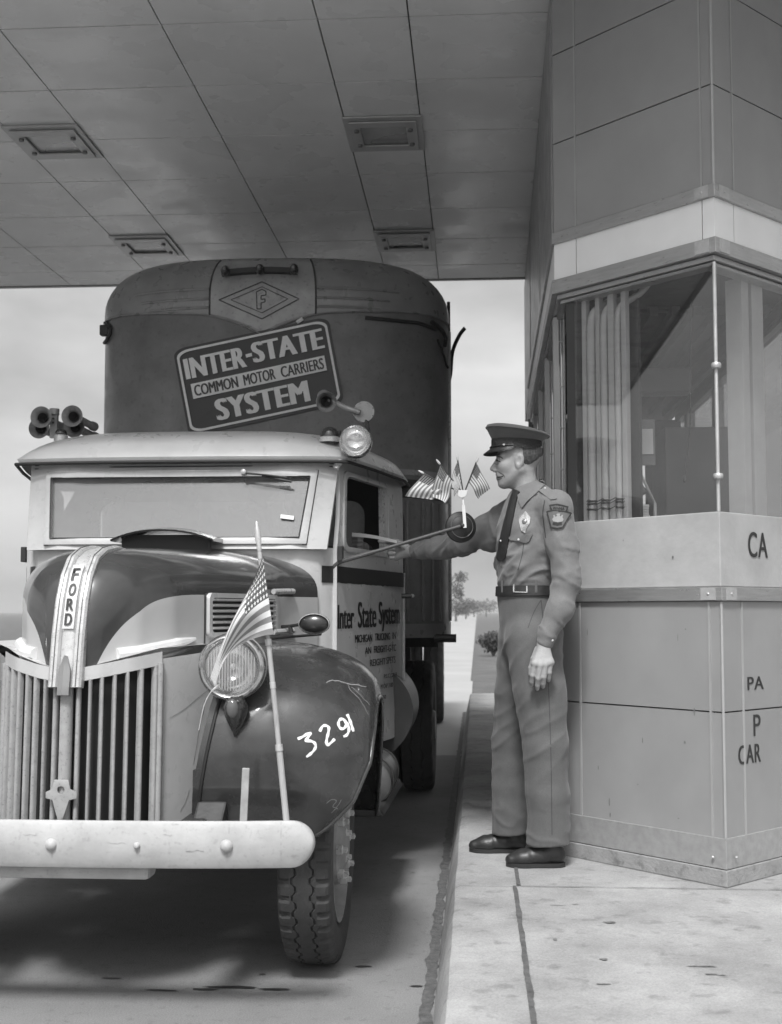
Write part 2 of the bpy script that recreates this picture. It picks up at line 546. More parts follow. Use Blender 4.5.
def wall(A, B):
    A, B = Vector(A), Vector(B); d = (B - A); ln = d.length; d = d / ln; nrm = Vector((d.y, -d.x))
    def fn(a, z, e): return (A.x + d.x * a + nrm.x * e, A.y + d.y * a + nrm.y * e, z)
    return fn, ln
segs = {'lane': (Bk, Lc), 'chamfer': (Lc, Nn), 'nose': (Nn, Rc), 'far': (Rc, Vector((Rc.x, YB)))}
top_lane = (Tk, Lc)
def slab(g, fn, a0, a1, z0, z1, e0, e1, mi=0, m0=0, m1=0):
    P_ = lambda a, z, e: fn(a, z, e)          # m0, m1 mitre the back edge at a corner
    vs = [P_(a0 + m0, z0, e0), P_(a1 - m1, z0, e0), P_(a1 - m1, z1, e0), P_(a0 + m0, z1, e0), P_(a0, z0, e1), P_(a1, z0, e1), P_(a1, z1, e1), P_(a0, z1, e1)]
    g.add(vs, [(3, 2, 1, 0), (4, 5, 6, 7), (0, 1, 5, 4), (1, 2, 6, 5), (2, 3, 7, 6), (3, 0, 4, 7)], mi)
def ring_slab(g, keys, z0, z1, e0, e1, lane=None):
    """one continuous band round the booth with mitred corners"""
    pts = [lane[0] if lane else Bk, Lc, Nn, Rc, Vector((Rc.x, lane[0].y if lane else YB))]
    def offs(e):
        r = []
        for i, p in enumerate(pts):
            ns = []
            for a, b in ((i - 1, i), (i, i + 1)):
                if 0 <= a and b < len(pts):
                    d = (pts[b] - pts[a]).normalized(); ns.append(Vector((d.y, -d.x)))
            n = sum(ns, Vector((0, 0))); n = n / len(ns)
            n = n / n.dot(ns[0])
            r.append(p + n * e)
        return r
    i_, o_ = offs(e0), offs(e1)
    rings = []
    for a, b in zip(i_, o_):
        rings.append([(a.x, a.y, z0), (b.x, b.y, z0), (b.x, b.y, z1), (a.x, a.y, z1)])
    g.loft(rings, True, True, True, flip=True)
MITRE = {'lane': (0, .0125), 'chamfer': (.0125, .0302), 'nose': (.0302, .0125), 'far': (.0125, 0)}
joints = {'lane': [.9, 1.85, 2.8, 3.42], 'chamfer': [.131, .799], 'nose': [.140, .74], 'far': [.13, 1.2, 2.3]}
g = G(); gu = G(); gw = G(); strips = []
for k, (A, B) in segs.items():
    fn, ln = wall(A, B)
    js = [0] + joints[k] + [ln]
    for a, b in zip(js[:-1], js[1:]):
        e = .0025
        a_ = a + (e if a > 0 else 0); b_ = b - (e if b < ln else 0)
        mm = dict(m0=MITRE[k][0] if a == 0 else 0, m1=MITRE[k][1] if b == ln else 0)
        slab(g, fn, a_, b_, .436, .922, -.03, 0, **mm); slab(g, fn, a_, b_, .928, 1.362, -.03, 0, **mm)
        slab(gw, fn, a_, b_, 2.832, 2.998, -.03, 0, **mm)
    for a in joints[k]:
        gt = G(); slab(gt, fn, a - .0045, a + .0045, .437, 1.361, -.02, .004); strips.append(gt)
fnl, lnl = wall(*top_lane)
for k, fn, ln, js in (('lane', fnl, lnl, [1.9, 3.8, 5.35]), ('chamfer', *wall(*segs['chamfer']), joints['chamfer']), ('nose', *wall(*segs['nose']), joints['nose']),
                      ('far', *wall(Rc, (Rc.x, YT)), [.13, 2.3])):
    j = [0] + js + [ln]
    for a, b in zip(j[:-1], j[1:]):
        a_ = a + (.0025 if a > 0 else 0); b_ = b - (.0025 if b < ln else 0)
        for z0, z1 in ((3.052, 3.468), (3.474, 3.89), (3.896, CZ - .01)):
            slab(gu, fn, a_, b_, z0, z1, -.03, 0, m0=MITRE[k][0] if a == 0 else 0, m1=MITRE[k][1] if b == ln else 0)
    for a in js:
        gt = G(); slab(gt, fn, a - .004, a + .004, 3.053, CZ - .01, -.02, .004); strips.append(gt)
obj('wall_panel', g, PANEL, booth, 0)
obj('upper_panel', gu, PANELU, booth, 0)
obj('white_band', gw, WHITEB, booth, 0)
# bright strips down the corners
for (x, y), z0, z1 in ((Nn, .437, 1.361), (Nn, 3.053, CZ - .01)):
    strips.append(G().tube([(x, y - .001, z0), (x, y - .001, z1)], .006, 8))
for gt in strips: obj('joint_strip', gt, STRIPM, booth, 30)
# dark core added behind the panels to block light
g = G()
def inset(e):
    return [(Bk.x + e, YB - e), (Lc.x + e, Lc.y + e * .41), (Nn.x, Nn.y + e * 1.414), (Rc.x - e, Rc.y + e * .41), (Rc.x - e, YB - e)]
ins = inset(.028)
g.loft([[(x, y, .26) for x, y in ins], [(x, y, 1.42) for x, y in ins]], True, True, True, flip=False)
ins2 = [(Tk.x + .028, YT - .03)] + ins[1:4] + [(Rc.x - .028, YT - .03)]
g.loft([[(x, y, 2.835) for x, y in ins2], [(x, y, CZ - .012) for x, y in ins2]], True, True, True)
obj('light_block_core', g, DARKIN, booth, 0, fixn=True)
g = G(); ring_slab(g, None, .318, .436, -.05, .006); obj('kick_plate', g, mat('kick_plate_steel', .36, .45, metal=.4, var=.14, vscale=30, bump=.12, bscale=200, speck=.15, sspeck=120), booth, 0, bevel=.002)
g = G(); ring_slab(g, None, KERB, .315, -.05, .010); obj('plinth', g, PLINTH, booth, 0, bevel=.004)
g = G(); ring_slab(g, None, 1.364, 1.420, -.05, .014)
obj('ledge_trim', g, STEEL, booth, 0, bevel=.003)
g = G(); ring_slab(g, None, 1.4215, 1.72, -.06, -.002)
obj('counter_panel', g, COUNTER, booth, 0, bevel=.004)
g = G(); ring_slab(g, None, 2.998, 3.052, -.04, .012)
obj('upper_trim', g, STEEL, booth, 0, bevel=.003)
g = G(); ring_slab(g, None, 2.768, 2.832, -.09, .012); ring_slab(g, None, 2.745, 2.766, -.09, -.012); ring_slab(g, None, 2.728, 2.743, -.09, -.028)
obj('head_trim', g, STEEL, booth, 0, bevel=.002)
# corner plates and rivets on the trims
for key in ('chamfer', 'nose'):
    fn, ln = wall(*segs[key])
    a0, a1 = (ln - .085, ln - .016) if key == 'chamfer' else (.016, .085)
    for z0, z1 in ((1.368, 1.416), (2.773, 2.827), (3.0, 3.05)):
        g = G(); slab(g, fn, a0, a1, z0, z1, .010, .0165); obj('corner_clip', g, STEELP, booth, 30)
    fn_, ln_ = fn, ln
    for a in ((ln - .05,) if key == 'chamfer' else (.05,)):
        for z in (1.392, 3.026, .36):
            p = fn(a, z, .013); n_ = Vector(fn(a, z, .1)) - Vector(fn(a, z, 0))
            g = G().lathe([(.006, 0), (.006, .004), (.003, .007), (0, .0075)], p, n_, 10); obj('rivet', g, STEELP, booth, 30)
# glazing
gg = G(); gp = G()
fn, ln = wall(*segs['chamfer'])
slab(gg, fn, .10, ln - .022, 1.722, 2.735, -.026, -.020)
fn2, ln2 = wall(*segs['nose'])
slab(gg, fn2, .022, .74, 1.722, 2.735, -.026, -.020)
obj('window_glass', gg, GLASS, booth, 0)
gl2 = G()
fnS, lnS = wall(Vector((.455, YB)), Vector((.405, Lc.y + .1)))
slab(gl2, fnS, 0, lnS, 1.722, 2.735, -.005, 0)
fnF, lnF = wall(Vector((Rc.x - .05, Rc.y)), Vector((Rc.x - .05, YB)))
slab(gl2, fnF, 0, lnF, 1.722, 2.735, -.005, 0)
obj('side_glass', gl2, GLASS, booth, 0)
# slim nose post with its glass clips
c2 = Nn + Vector((0, .022))
pn = obj('corner_post', G().tube([(c2.x, c2.y - .004, 1.722), (c2.x, c2.y - .004, 2.735)], .0075, 10), STEELP, booth)
for z in (1.862, 2.31):
    g = G().lathe([(0, -.012), (.017, -.011), (.020, -.004), (.020, .004), (.017, .011), (0, .012)], (c2.x, c2.y - .008, z), (0, 0, 1), 14); obj('glass_clip', g, STEELP, pn)
# posts
def post(g, x, y, wd, dp, z0=1.722, z1=2.742): g.box(x - wd / 2, x + wd / 2, y - dp / 2, y + dp / 2, z0, z1)
fnc, lnc = wall(*segs['chamfer'])
for i, y in enumerate((5.78, 6.72, 7.68, 8.62)):
    g = G(); x = .402 + (y - 5.78) * .014
    g.box(x - .028, x - .003, y - .035, y + .035, 1.722, 2.74); g.box(x + .003, x + .028, y - .03, y + .03, 1.722, 2.74)
    for z in (1.8, 2.0, 2.2, 2.4, 2.62):
        g.box(x - .005, x + .005, y - .037, y - .034, z - .004, z + .004)
    o = obj('mullion', g, POST, booth, 0, bevel=.003)
g = G()
slab(g, fnc, .03, .09, 1.722, 2.742, -.11, -.045)
obj('corner_pier', g, DARKIN, booth, 0)
for y in (5.62, 6.6, 7.6, 8.6):
    g = G(); post(g, Rc.x - .05, y, .06, .09); obj('mullion', g, POST, booth, 0, bevel=.003)
for a0, a1 in ((.311, .365), (.388, .476)):
    g = G(); slab(g, fn2, a0, a1, 1.722, 2.742, -.16, -.08); obj('mullion', g, POST, booth, 0, bevel=.003)
# little latch knobs on the lane window
for z in (1.845, 2.215):
    g = G().tube([(.425, 5.60, z), (.425, 5.52, z)], .010, 10); g.ball((.425, 5.515, z), .016, 10); obj('latch_knob', g, STEELP, booth)
# conduit bundle behind the left pane: flat strips and bent pipes, wired together near the sill
def inner(a, e, z): return fnc(a, z, e)
pipes = [(.150, .020), (.223, .017), (.300, .015)]
for a, r in pipes:
    p0 = Vector(inner(a, -.075, 1.722)); p1 = Vector(inner(a, -.075, 2.60)); p2 = Vector(inner(a + .01, -.09, 2.67)); p3 = Vector(inner(a + .06, -.16, 2.73)); p4 = Vector(inner(a + .10, -.2, 2.80))
    obj('conduit', G().tube([p0, p1] + smoothpath([p1, p2, p3, p4], 5)[1:], r, 14), POST, booth)
g = G(); slab(g, fnc, .092, .36, 1.722, 2.76, -.16, -.14); obj('conduit_gap_shade', g, DARKIN, booth, 0)  # dark sheet added so the gaps between the conduits read as shade
g = G()
for a0, a1 in ((.098, .124), (.177, .201), (.247, .281), (.321, .347)):
    slab(g, fnc, a0, a1, 1.722, 2.76, -.10, -.07)
obj('cover_strip', g, POST, booth, 0, bevel=.004)
g = G()
for zz in (1.80, 1.812, 1.775):
    for a, r in pipes:
        g.lathe([(r + .001, -.004), (r + .005, 0), (r + .001, .004)], inner(a, -.075, zz), (0, 0, 1), 16)
    g.tube([inner(.125 + .02 * i, -.062 + (.012 if i % 2 else -.0), zz + .008 * math.sin(i * 1.7)) for i in range(12)], .0022, 6)
obj('tie_wire', g, mat('dark_wire', .10, .5, metal=.5), booth)
# room inside
g = G()
g.box(.46, Rc.x - .06, YB - .08, YB - .04, 1.42, 2.05); g.box(.46, .95, YB - .08, YB - .04, 2.05, 2.74); g.box(1.25, Rc.x - .06, YB - .08, YB - .04, 2.05, 2.74); g.box(.95, 1.25, YB - .08, YB - .04, 2.6, 2.74)
obj('back_wall', g, INWALL, booth, 0)
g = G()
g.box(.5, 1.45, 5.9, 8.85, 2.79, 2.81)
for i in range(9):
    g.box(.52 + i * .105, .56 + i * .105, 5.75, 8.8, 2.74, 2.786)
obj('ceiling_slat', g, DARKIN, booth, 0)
g = G(); g.box(.62, 1.25, 7.0, 7.16, 2.60, 2.74); obj('ceiling_beam', g, INWALL, booth, 0, bevel=.004)
g = G(); g.box(1.0, 1.42, 6.4, 6.9, 1.421, 2.3); obj('cabinet', g, mat('grey_locker', .20, .5, var=.1), booth, 0, bevel=.006)
# lettering on the side that faces approaching traffic
def on_nose(x0, x1, z0, z1, e):
    return lambda a, b, k: fn2(x0 + (x1 - x0) * a, z0 + (z1 - z0) * b, e + k * .0003)
def nose_a(px, py):
    d = ray(px, py); A = Nn; B = Rc
    # intersect with the vertical plane of the nose face
    n = Vector((B.y - A.y, -(B.x - A.x)))
    t = n.dot(A) / (n.x * d.x + n.y * d.y)
    p = CPOS + d * t
    return (Vector((p.x, p.y)) - A).length, p.z
for s, px0, py0, px1, py1 in (('CA', 748.5, 557, 767, 533), ('PA', 747.5, 690, 763, 676), ('P', 753.5, 736, 760, 714), ('CAR', 738.5, 765, 760, 743)):
    a0, z0 = nose_a(px0, py0); a1, z1 = nose_a(px1, py1)
    g = G(); put_text(g, s, on_nose(a0, a1, z0, z1, .0015 if s != 'CA' else .0005), spacing=1.1, bold=.012)
    obj('lettering', g, LETTER, booth, 0)

# knocks and drips on the painted panels
rnd = random.Random(9); fnC, lnC = wall(*segs['chamfer'])
for k in range(14):
    a, z = rnd.uniform(.15, lnC - .03), rnd.choice((rnd.uniform(.45, 1.35), rnd.uniform(1.43, 1.71)))
    w2, h2 = rnd.uniform(.0012, .005), rnd.uniform(.002, .018) if rnd.random() < .6 else rnd.uniform(.001, .003)
    pts = [(a + w2 * math.cos(t) * (1 + .4 * noise.noise(Vector((k, t, 0)))), z + h2 * math.sin(t)) for t in [R_(36 * i) for i in range(10)]]
    g = G().add([fnC(p, q, .0012) for p, q in pts], [tuple(range(10))])
    obj('paint_knock', g, mat('knock_mark', .15, .7, var=.4, vscale=50), booth, 0)
# ---- things kept inside the booth
SHEET = mat('paper', .72, .8, var=.04)
p = at(642, 441, 5.45)
t = thing('notice_sheet', 'white sheet of paper pinned up inside the booth behind the glass', 'notice', p)
g = G(); g.box(p.x - .055, p.x + .05, p.y, p.y + .006, p.z - .06, p.z + .055)
bo = obj('sheet', g, SHEET, t, 0); g = G(); g.box(p.x - .06, p.x + .06, p.y + .007, p.y + .02, p.z - .11, p.z + .10); obj('backing_board', g, mat('board_grey', .22, .7), t, 0, bevel=.003)
p = at(634, 470, 5.42)
t = thing('gooseneck_lamp', 'pale curved lamp arm standing on the booth counter beside the box', 'lamp', (p.x, p.y, 1.42))
pts = smoothpath([at(655, 503, 5.42), at(647, 487, 5.4), at(639, 470, 5.4), at(635, 450, 5.4), at(634, 428, 5.4)], 6)
obj('arm', G().tube(pts, [.004 + .008 * (i / (len(pts) - 1)) for i in range(len(pts))], 10), POST, t)
b = at(655, 503, 5.42); obj('base', G().lathe([(0, 1.60), (.05, 1.60), (.05, 1.62), (.012, 1.635), (.006, b.z), (0, b.z)], (b.x, b.y, 0), (0, 0, 1), 20), POST, t)
g = G().tube([at(634, 428, 5.4), at(637, 421, 5.38)], [.014, .018], 12); obj('shade', g, POST, t)
p = at(632, 487, 5.5)
t = thing('telephone_box', 'dark tilted box mounted inside the booth beside the conduits', 'box', p)
dx = Vector((.035, 0, .02)); dz = Vector((-.03, 0, .05))
g = G().obox(p, dx, (0, .05, 0), dz); obj('case', g, mat('dark_bakelite', .09, .35), t, 0, bevel=.006)
g = G().obox(p + Vector((0, -.052, 0)), dx * .85, (0, .004, 0), dz * .85); obj('face_plate', g, mat('dull_face', .16, .5), t, 0, bevel=.003)
p = at(638, 511, 5.45)
t = thing('paper_stack', 'white stack of forms on the booth counter below the tilted box', 'papers', (p.x, p.y, 1.70))
g = G()
for i in range(7): g.obox((p.x + random.uniform(-.004, .004), p.y + random.uniform(-.004, .004), 1.725 + i * .012), (.048, .002 * i, 0), (0, .035, 0), (0, 0, .005))
obj('forms', g, SHEET, t, 0)
g = G().box(p.x - .06, p.x + .06, p.y - .05, p.y + .05, 1.421, 1.719); obj('tray', g, POST, t, 0, bevel=.004)
p = at(690, 480, 5.0)
t = thing('pull_cord', 'thin dark cord hanging behind the corner glass of the booth', 'cord', at(690, 470, 5.15))
pts = [at(691, 300, 5.15), at(690.5, 360, 5.15), at(690, 430, 5.15), at(687, 460, 5.15), at(684.5, 478, 5.15)]
obj('cord', G().tube(pts, .0022, 6), DARKCORD, t); obj('tassel', G().lathe([(0, -.02), (.006, -.015), (.007, 0), (.003, .012), (0, .014)], pts[-1], (0, 0, 1), 10), DARKCORD, t)

# ================================================================== CANOPY
CEIL = mat('ceiling_sheet_metal', .74, .30, metal=.0, var=.10, vscale=1.1, bump=.05, bscale=1.6, rvar=.14)
canopy = thing('canopy', 'flat canopy with a panelled metal ceiling over the toll lane', 'canopy', (-3, 7.9, CZ))
xs = [-.33]
w_ = [.46, .80, .84]
i = 0
while xs[0] > -11: xs.insert(0, xs[0] - w_[i % 3]); i += 1
xs += [.475, 1.27, 2.07, 2.53, 3.33, 4.1]
YC0, YC1 = 3.80, 10.58
ysl = [YC0, 4.38, 5.10, 5.82] + [6.54 + .722 * k for k in range(6)] + [YC1]
lights = [(-.56, 7.265), (-.56, 9.43), (-2.665, 7.265), (-2.665, 9.43)]
g = G()
for a, b in zip(xs[:-1], xs[1:]):
    for c, d in zip(ysl[:-1], ysl[1:]):
        if d - c < .05: continue
        if any(a < lx < b and c < ly < d for lx, ly in lights):
            lx, ly = [(x_, y_) for x_, y_ in lights if a < x_ < b and c < y_ < d][0]
            for x0, x1, y0, y1 in ((a + .003, lx - .17, c + .003, d - .003), (lx + .17, b - .003, c + .003, d - .003), (lx - .17, lx + .17, c + .003, ly - .17), (lx - .17, lx + .17, ly + .17, d - .003)):
                g.box(x0, x1, y0, y1, CZ, CZ + .02)
        else:
            z = random.uniform(-.0008, .0008)
            g.box(a + .004, b - .004, c + .006, d - .006, CZ + z, CZ + .02)
obj('ceiling_panel', g, CEIL, canopy, 0)
g = G(); g.box(xs[0], xs[-1], YC0, YC1, CZ + .16, CZ + .5); obj('roof_slab', g, DARKIN, canopy, 0)
g = G(); g.box(xs[0], xs[-1], YC0 + .001, YC0 + .04, CZ + .022, CZ + .155); g.box(xs[0], xs[-1], YC1 - .04, YC1 - .001, CZ + .022, CZ + .155)
for x in xs[1:-1]: g.box(x - .02, x + .02, YC0 + .05, YC1 - .05, CZ + .022, CZ + .15)
obj('ceiling_joist', g, DARKIN, canopy, 0)
g = G(); g.box(xs[0] - .03, xs[-1], YC0 - .04, YC0 - .002, CZ - .03, CZ + .52); g.box(xs[0] - .03, xs[-1], YC1 + .002, YC1 + .05, CZ - .008, CZ + .52); g.box(xs[0] - .06, xs[0] - .031, YC0 - .04, YC1 + .05, CZ - .03, CZ + .52)
obj('fascia', g, mat('fascia_paint', .30, .5), canopy, 0, bevel=.004)
LAMPB = mat('lamp_bezel', .5, .45, metal=.3, var=.1); LAMPD = mat('lamp_housing_dark', .2, .5, metal=.3)
lens = glassy('lamp_lens', .85, 1.6, rough=.08, film=.30, filmv=.7)
lab = ['recessed ceiling lamp above the trailer, nearest the booth and nearer the camera', 'recessed ceiling lamp beside the booth tower, close to the far canopy edge',
       'recessed ceiling lamp at the left edge of the photo, nearer the camera', 'recessed ceiling lamp over the left end of the trailer, close to the far canopy edge']
for (lx, ly), lb in zip(lights, lab):
    t = thing('ceiling_lamp', lb, 'ceiling lamp', (lx, ly, CZ), 'recessed lamps in the canopy ceiling')
    def fnf(a, b, d, lx=lx, ly=ly): return (lx + a, ly - b, CZ - .004 - d)
    R4 = lambda h, k=None: [(-h, -(k or h)), (h, -(k or h)), (h, (k or h)), (-h, (k or h))]
    obj('outer_frame', G().plate(R4(.24, .265), [R4(.185, .205)], fnf, .012), LAMPB, t, 0, bevel=.003)
    g = G()
    def bez_(a, b, d, lx=lx, ly=ly): return (lx + a, ly - b, CZ - .02 - d)
    g.plate(R4(.205, .22), [R4(.140, .145)], bez_, .010)
    bz = obj('bezel', g, LAMPB, t, 0, bevel=.004)
    for sx in (-1, 1):
        for sy in (-.75, .75): g = G().lathe([(0, 0), (.016, 0), (.016, .014), (0, .016)], (lx + sx * .165, ly + sy * .15, CZ - .030), (0, 0, -1), 10); obj('clamp_screw', g, LAMPD, bz)
    g = G()
    g.plate(R4(.165), [R4(.148)], lambda a, b, d, lx=lx, ly=ly: (lx + a, ly - b, CZ + .14 - d), .155)
    g.box(lx - .16, lx + .16, ly - .16, ly + .16, CZ + .141, CZ + .15)
    obj('housing', g, LAMPD, t, 0)
    g = G().grid(lambda u, v, lx=lx, ly=ly: (lx + (u - .5) * .29, ly + (v - .5) * .29, CZ + .13 - .11 * max(abs(u - .5), abs(v - .5)) ** 2 * 4), 12, 12, flip=True)
    obj('reflector', g, mat('lamp_reflector', .55, .18, metal=.9), t, 60)
    g = G().ball((lx, ly, CZ + .06), (.03, .03, .045), 12); obj('bulb', g, mat('frosted_bulb', .6, .2), t)
    g = G().box(lx - .147, lx + .147, ly - .147, ly + .147, CZ - .014, CZ - .008); obj('lens', g, lens, t, 0)

# ================================================================== TREES AND BUSHES
BARK = mat('bark', .07, .9, var=.3, vscale=5, bump=.5, bscale=20)
LEAF = mat('foliage', .075, .8, var=.4, vscale=1.5, spec=.2)
LEAFB = mat('foliage_bush', .055, .8, var=.4, vscale=6, spec=.2)
def crown(g, blobs, n, size, seed):
    rnd = random.Random(seed)
    tot = sum(b[3] ** 2 for b in blobs)
    for bx, by, bz, br, sq in blobs:
        for _ in range(int(n * br * br / tot)):
            d = Vector((rnd.gauss(0, 1), rnd.gauss(0, 1), rnd.gauss(0, 1))).normalized()
            rr = br * (rnd.random() ** .45) * (1 + .25 * noise.noise(d * 2.3 + Vector((seed, 0, 0))))
            c = Vector((bx + d.x * rr, by + d.y * rr, bz + d.z * rr * sq))
            a = Vector((rnd.gauss(0, 1), rnd.gauss(0, 1), rnd.gauss(0, 1))).normalized(); b = a.orthogonal().normalized()
            s = size * rnd.uniform(.5, 1.3)
            g.add([c - a * s, c + b * s * .5, c + a * s, c - b * s * .5], [(0, 1, 2, 3)])
def tree(x, y, h, r, label, seed, n=900, cat='tree', bush=False, group=None):
    rnd = random.Random(seed)
    t = thing('bush' if bush else 'tree', label, cat, (x, y, -.03), group)
    g = G(); blobs = []
    if bush:
        for k in range(7):
            a = rnd.uniform(0, 6.28); d = r * rnd.uniform(.1, .75)
            blobs.append((x + d * math.cos(a), y + d * math.sin(a), h * rnd.uniform(.3, .62), r * rnd.uniform(.4, .6), .8))
            g.tube([(x, y, -.03), (x + d * .5 * math.cos(a), y + d * .5 * math.sin(a), h * .3), (x + d * math.cos(a), y + d * math.sin(a), h * .6)], [.03, .02, .008], 6)
        obj('stem', g, BARK, t)
    else:
        tr = h * .022 + .05
        top = Vector((x + rnd.uniform(-.1, .1) * r, y, h * .8))
        g.tube([(x, y, -.03), (x, y, h * .25), ((x + top.x) / 2, y, h * .5), top], [tr * 1.4, tr, tr * .7, tr * .2], 8)
        for k in range(9):
            z0 = h * rnd.uniform(.25, .7); a = rnd.uniform(0, 6.28); d = r * rnd.uniform(.4, .85)
            e = Vector((x + d * math.cos(a), y + d * math.sin(a), z0 + h * rnd.uniform(.08, .2)))
            g.tube([(x, y, z0), ((x + e.x) / 2, (y + e.y) / 2, z0 + (e.z - z0) * .35), e], [tr * .5, tr * .3, tr * .1], 6)
            blobs.append((e.x, e.y, e.z, r * rnd.uniform(.32, .5), .8))
        blobs.append((top.x, top.y, h * .84, r * .42, .9))
        obj('trunk', g, BARK, t)
    g = G(); crown(g, blobs, n, (r * .075 if not bush else r * .09), seed)
    obj('crown', g, LEAFB if bush else LEAF, t, 0)
    return t
def place(px, ybase_depth): return (px - 477) / 1200 * ybase_depth
for i, (px, Y, h, r, n, lb) in enumerate([
        (446, 120, 5.6, 2.0, 1100, 'tallest distant tree, just right of the trailer above the road'),
        (456, 170, 3.4, 2.6, 700, 'low rounded distant tree beside the road, right of the tallest one'),
        (466, 230, 3.6, 3.0, 600, 'small distant tree farther along the left roadside'),
        (474, 320, 4.2, 3.6, 500, 'faintest distant tree nearest the end of the road'),
        (486, 340, 4.6, 4.0, 500, 'distant tree right of the end of the road, beside the officer')]):
    tree(place(px, Y), Y, h, r, lb, 11 + i, n, group='distant trees along the road')
tree(place(493, 37), 37, .95, .55, 'dark low bush on the grass verge behind the officer, nearest the road', 41, 1500, 'bush', True, 'bushes on the verge')
tree(place(509, 41), 41, 1.05, .75, 'dark low bush on the grass verge, mostly hidden behind the officer', 42, 1500, 'bush', True, 'bushes on the verge')

# ================================================================== HAZE over the far ground
hm = bpy.data.materials.new('haze_air'); hm.use_nodes = True
hn_ = hm.node_tree; hn_.nodes.clear()
ho = hn_.nodes.new('ShaderNodeOutputMaterial'); hv = hn_.nodes.new('ShaderNodeVolumePrincipled')
hv.inputs['Color'].default_value = (.95, .95, .95, 1); hv.inputs['Density'].default_value = .0010; hv.inputs['Anisotropy'].default_value = .2
hn_.links.new(hv.outputs['Volume'], ho.inputs['Volume'])
hz = obj('haze', G().box(-4010, 4010, -410, 5010, -1.6, 16), hm, None, 0); hz['kind'] = 'stuff'

# ================================================================== TRUCK (tractor)
CX = -1.353                       # lane position of the truck's centre line
LIGHTP = mat('truck_pale_paint', .45, .32, var=.09, vscale=7, bump=.04, bscale=30, coat=.25, rvar=.1, speck=.06, sspeck=22)
DARKP = mat('truck_dark_paint', .022, .22, var=.25, vscale=9, bump=.02, bscale=20, coat=.6, rvar=.08)
FENDP = mat('fender_dark_paint', .032, .25, var=.35, vscale=8, bump=.03, bscale=18, coat=.5, rvar=.1)
CHROME = mat('worn_chrome', .62, .2, metal=1.0, var=.12, vscale=20, rvar=.12, speck=.3, sspeck=110)
BRIGHT = mat('bright_metal', .50, .33, metal=.35, var=.12, vscale=22, rvar=.12, speck=.25, sspeck=90)
BUMPP = mat('bumper_white_paint', .38, .5, var=.16, vscale=9, bump=.08, bscale=60, speck=.14, sspeck=70)
ROOFP = mat('roof_pale_paint', .55, .33, var=.08, vscale=6, coat=.2, rvar=.1)
RUBBER = mat('tyre_rubber', .042, .75, var=.3, vscale=14, bump=.25, bscale=120)
RUBBERD = mat('black_rubber', .015, .55, var=.2)
BLACKM = mat('black_iron', .03, .5, metal=.2, var=.25, vscale=18, bump=.1, bscale=60)
GRILLP = mat('grille_paint', .29, .36, var=.15, vscale=25, bump=.05, bscale=90, speck=.3, sspeck=110)
INSIDE = mat('cab_interior', .03, .8, var=.2)
WHEELP = mat('wheel_grey_paint', .22, .5, var=.25, vscale=14, bump=.1, bscale=60)
RUST = mat('rusty_iron', .10, .8, var=.45, vscale=14, bump=.35, bscale=60)
STRIPEP = mat('black_stripe_paint', .018, .45, var=.2)
LETP = mat('black_lettering', .015, .5)
WIND = glassy('windscreen', .8, 2.4, film=.50, filmv=.27)  # grey diffuse film imitates the sky reflected in the pane
LENSG = glassy('headlamp_glass', .92, 1.6, film=.10, filmv=.6)

truck = thing('truck', 'old truck tractor with pale cab and dark rounded hood, facing the camera in the lane', 'truck', (CX, 5.2, 0), org=(0, 5.2, 0))
def tu(px, py, Y):
    p = at(px, py, Y); return Vector((p.x - CX, p.y, p.z))
TSH = Vector((CX, 0, 0))
def tbvh(o):      # BVH of a truck part in world space
    off = ROOT[o.name] + TSH
    return BVHTree.FromPolygons([tuple(Vector(v.co) + off) for v in o.data.vertices], [tuple(f.vertices) for f in o.data.polygons])
def tobj(name, g, m, parent=truck, smooth=35, bevel=0, **k): return obj(name, g, m, parent, smooth, bevel, **k)
def sub(g):       # world geometry -> truck coordinates
    g.v = [(p[0] - CX, p[1], p[2]) for p in g.v]; return g

# ---- hood, lofted along its length
hY = [3.906, 3.950, 4.06, 4.22, 4.42, 5.08, 5.32]; hW = [.012, .085, .195, .275, .335, .52, .645]
tY = [3.892, 3.906, 3.923, 3.953, 3.995, 4.057, 4.145, 4.29, 4.6, 5.32]; tZ = [1.06, 1.146, 1.25, 1.36, 1.44, 1.500, 1.530, 1.550, 1.570, 1.60]
def hood_pt(Y, a, e=0):
    """a: -1..1 across; section is a superellipse over straight sides"""
    w_ = interp(Y, hY, hW) + e; zt = interp(Y, tY, tZ) + e
    zb = 1.115 + .06 * min(max((Y - 4.0) / .5, 0), 1)
    s = abs(a); sg = 1 if a >= 0 else -1
    if s > .72:
        f = (s - .72) / .28; zs = zb + (zt - zb) * .52
        return (sg * w_, Y, zs + (zb - zs) * f)
    th = s / .72 * math.pi / 2; n_ = 2.5
    zs = zb + (zt - zb) * .52
    return (sg * w_ * math.sin(th) ** (2 / n_), Y, zs + (zt - zs) * max(math.cos(th), 0) ** (2 / n_))
def fine(y0, y1, n): return [y0 + (y1 - y0) * (i / n) ** 1.6 for i in range(n + 1)]
HOODM = mat('hood_two_tone', .045, .2, var=.2, vscale=8, coat=.5, rvar=.07)
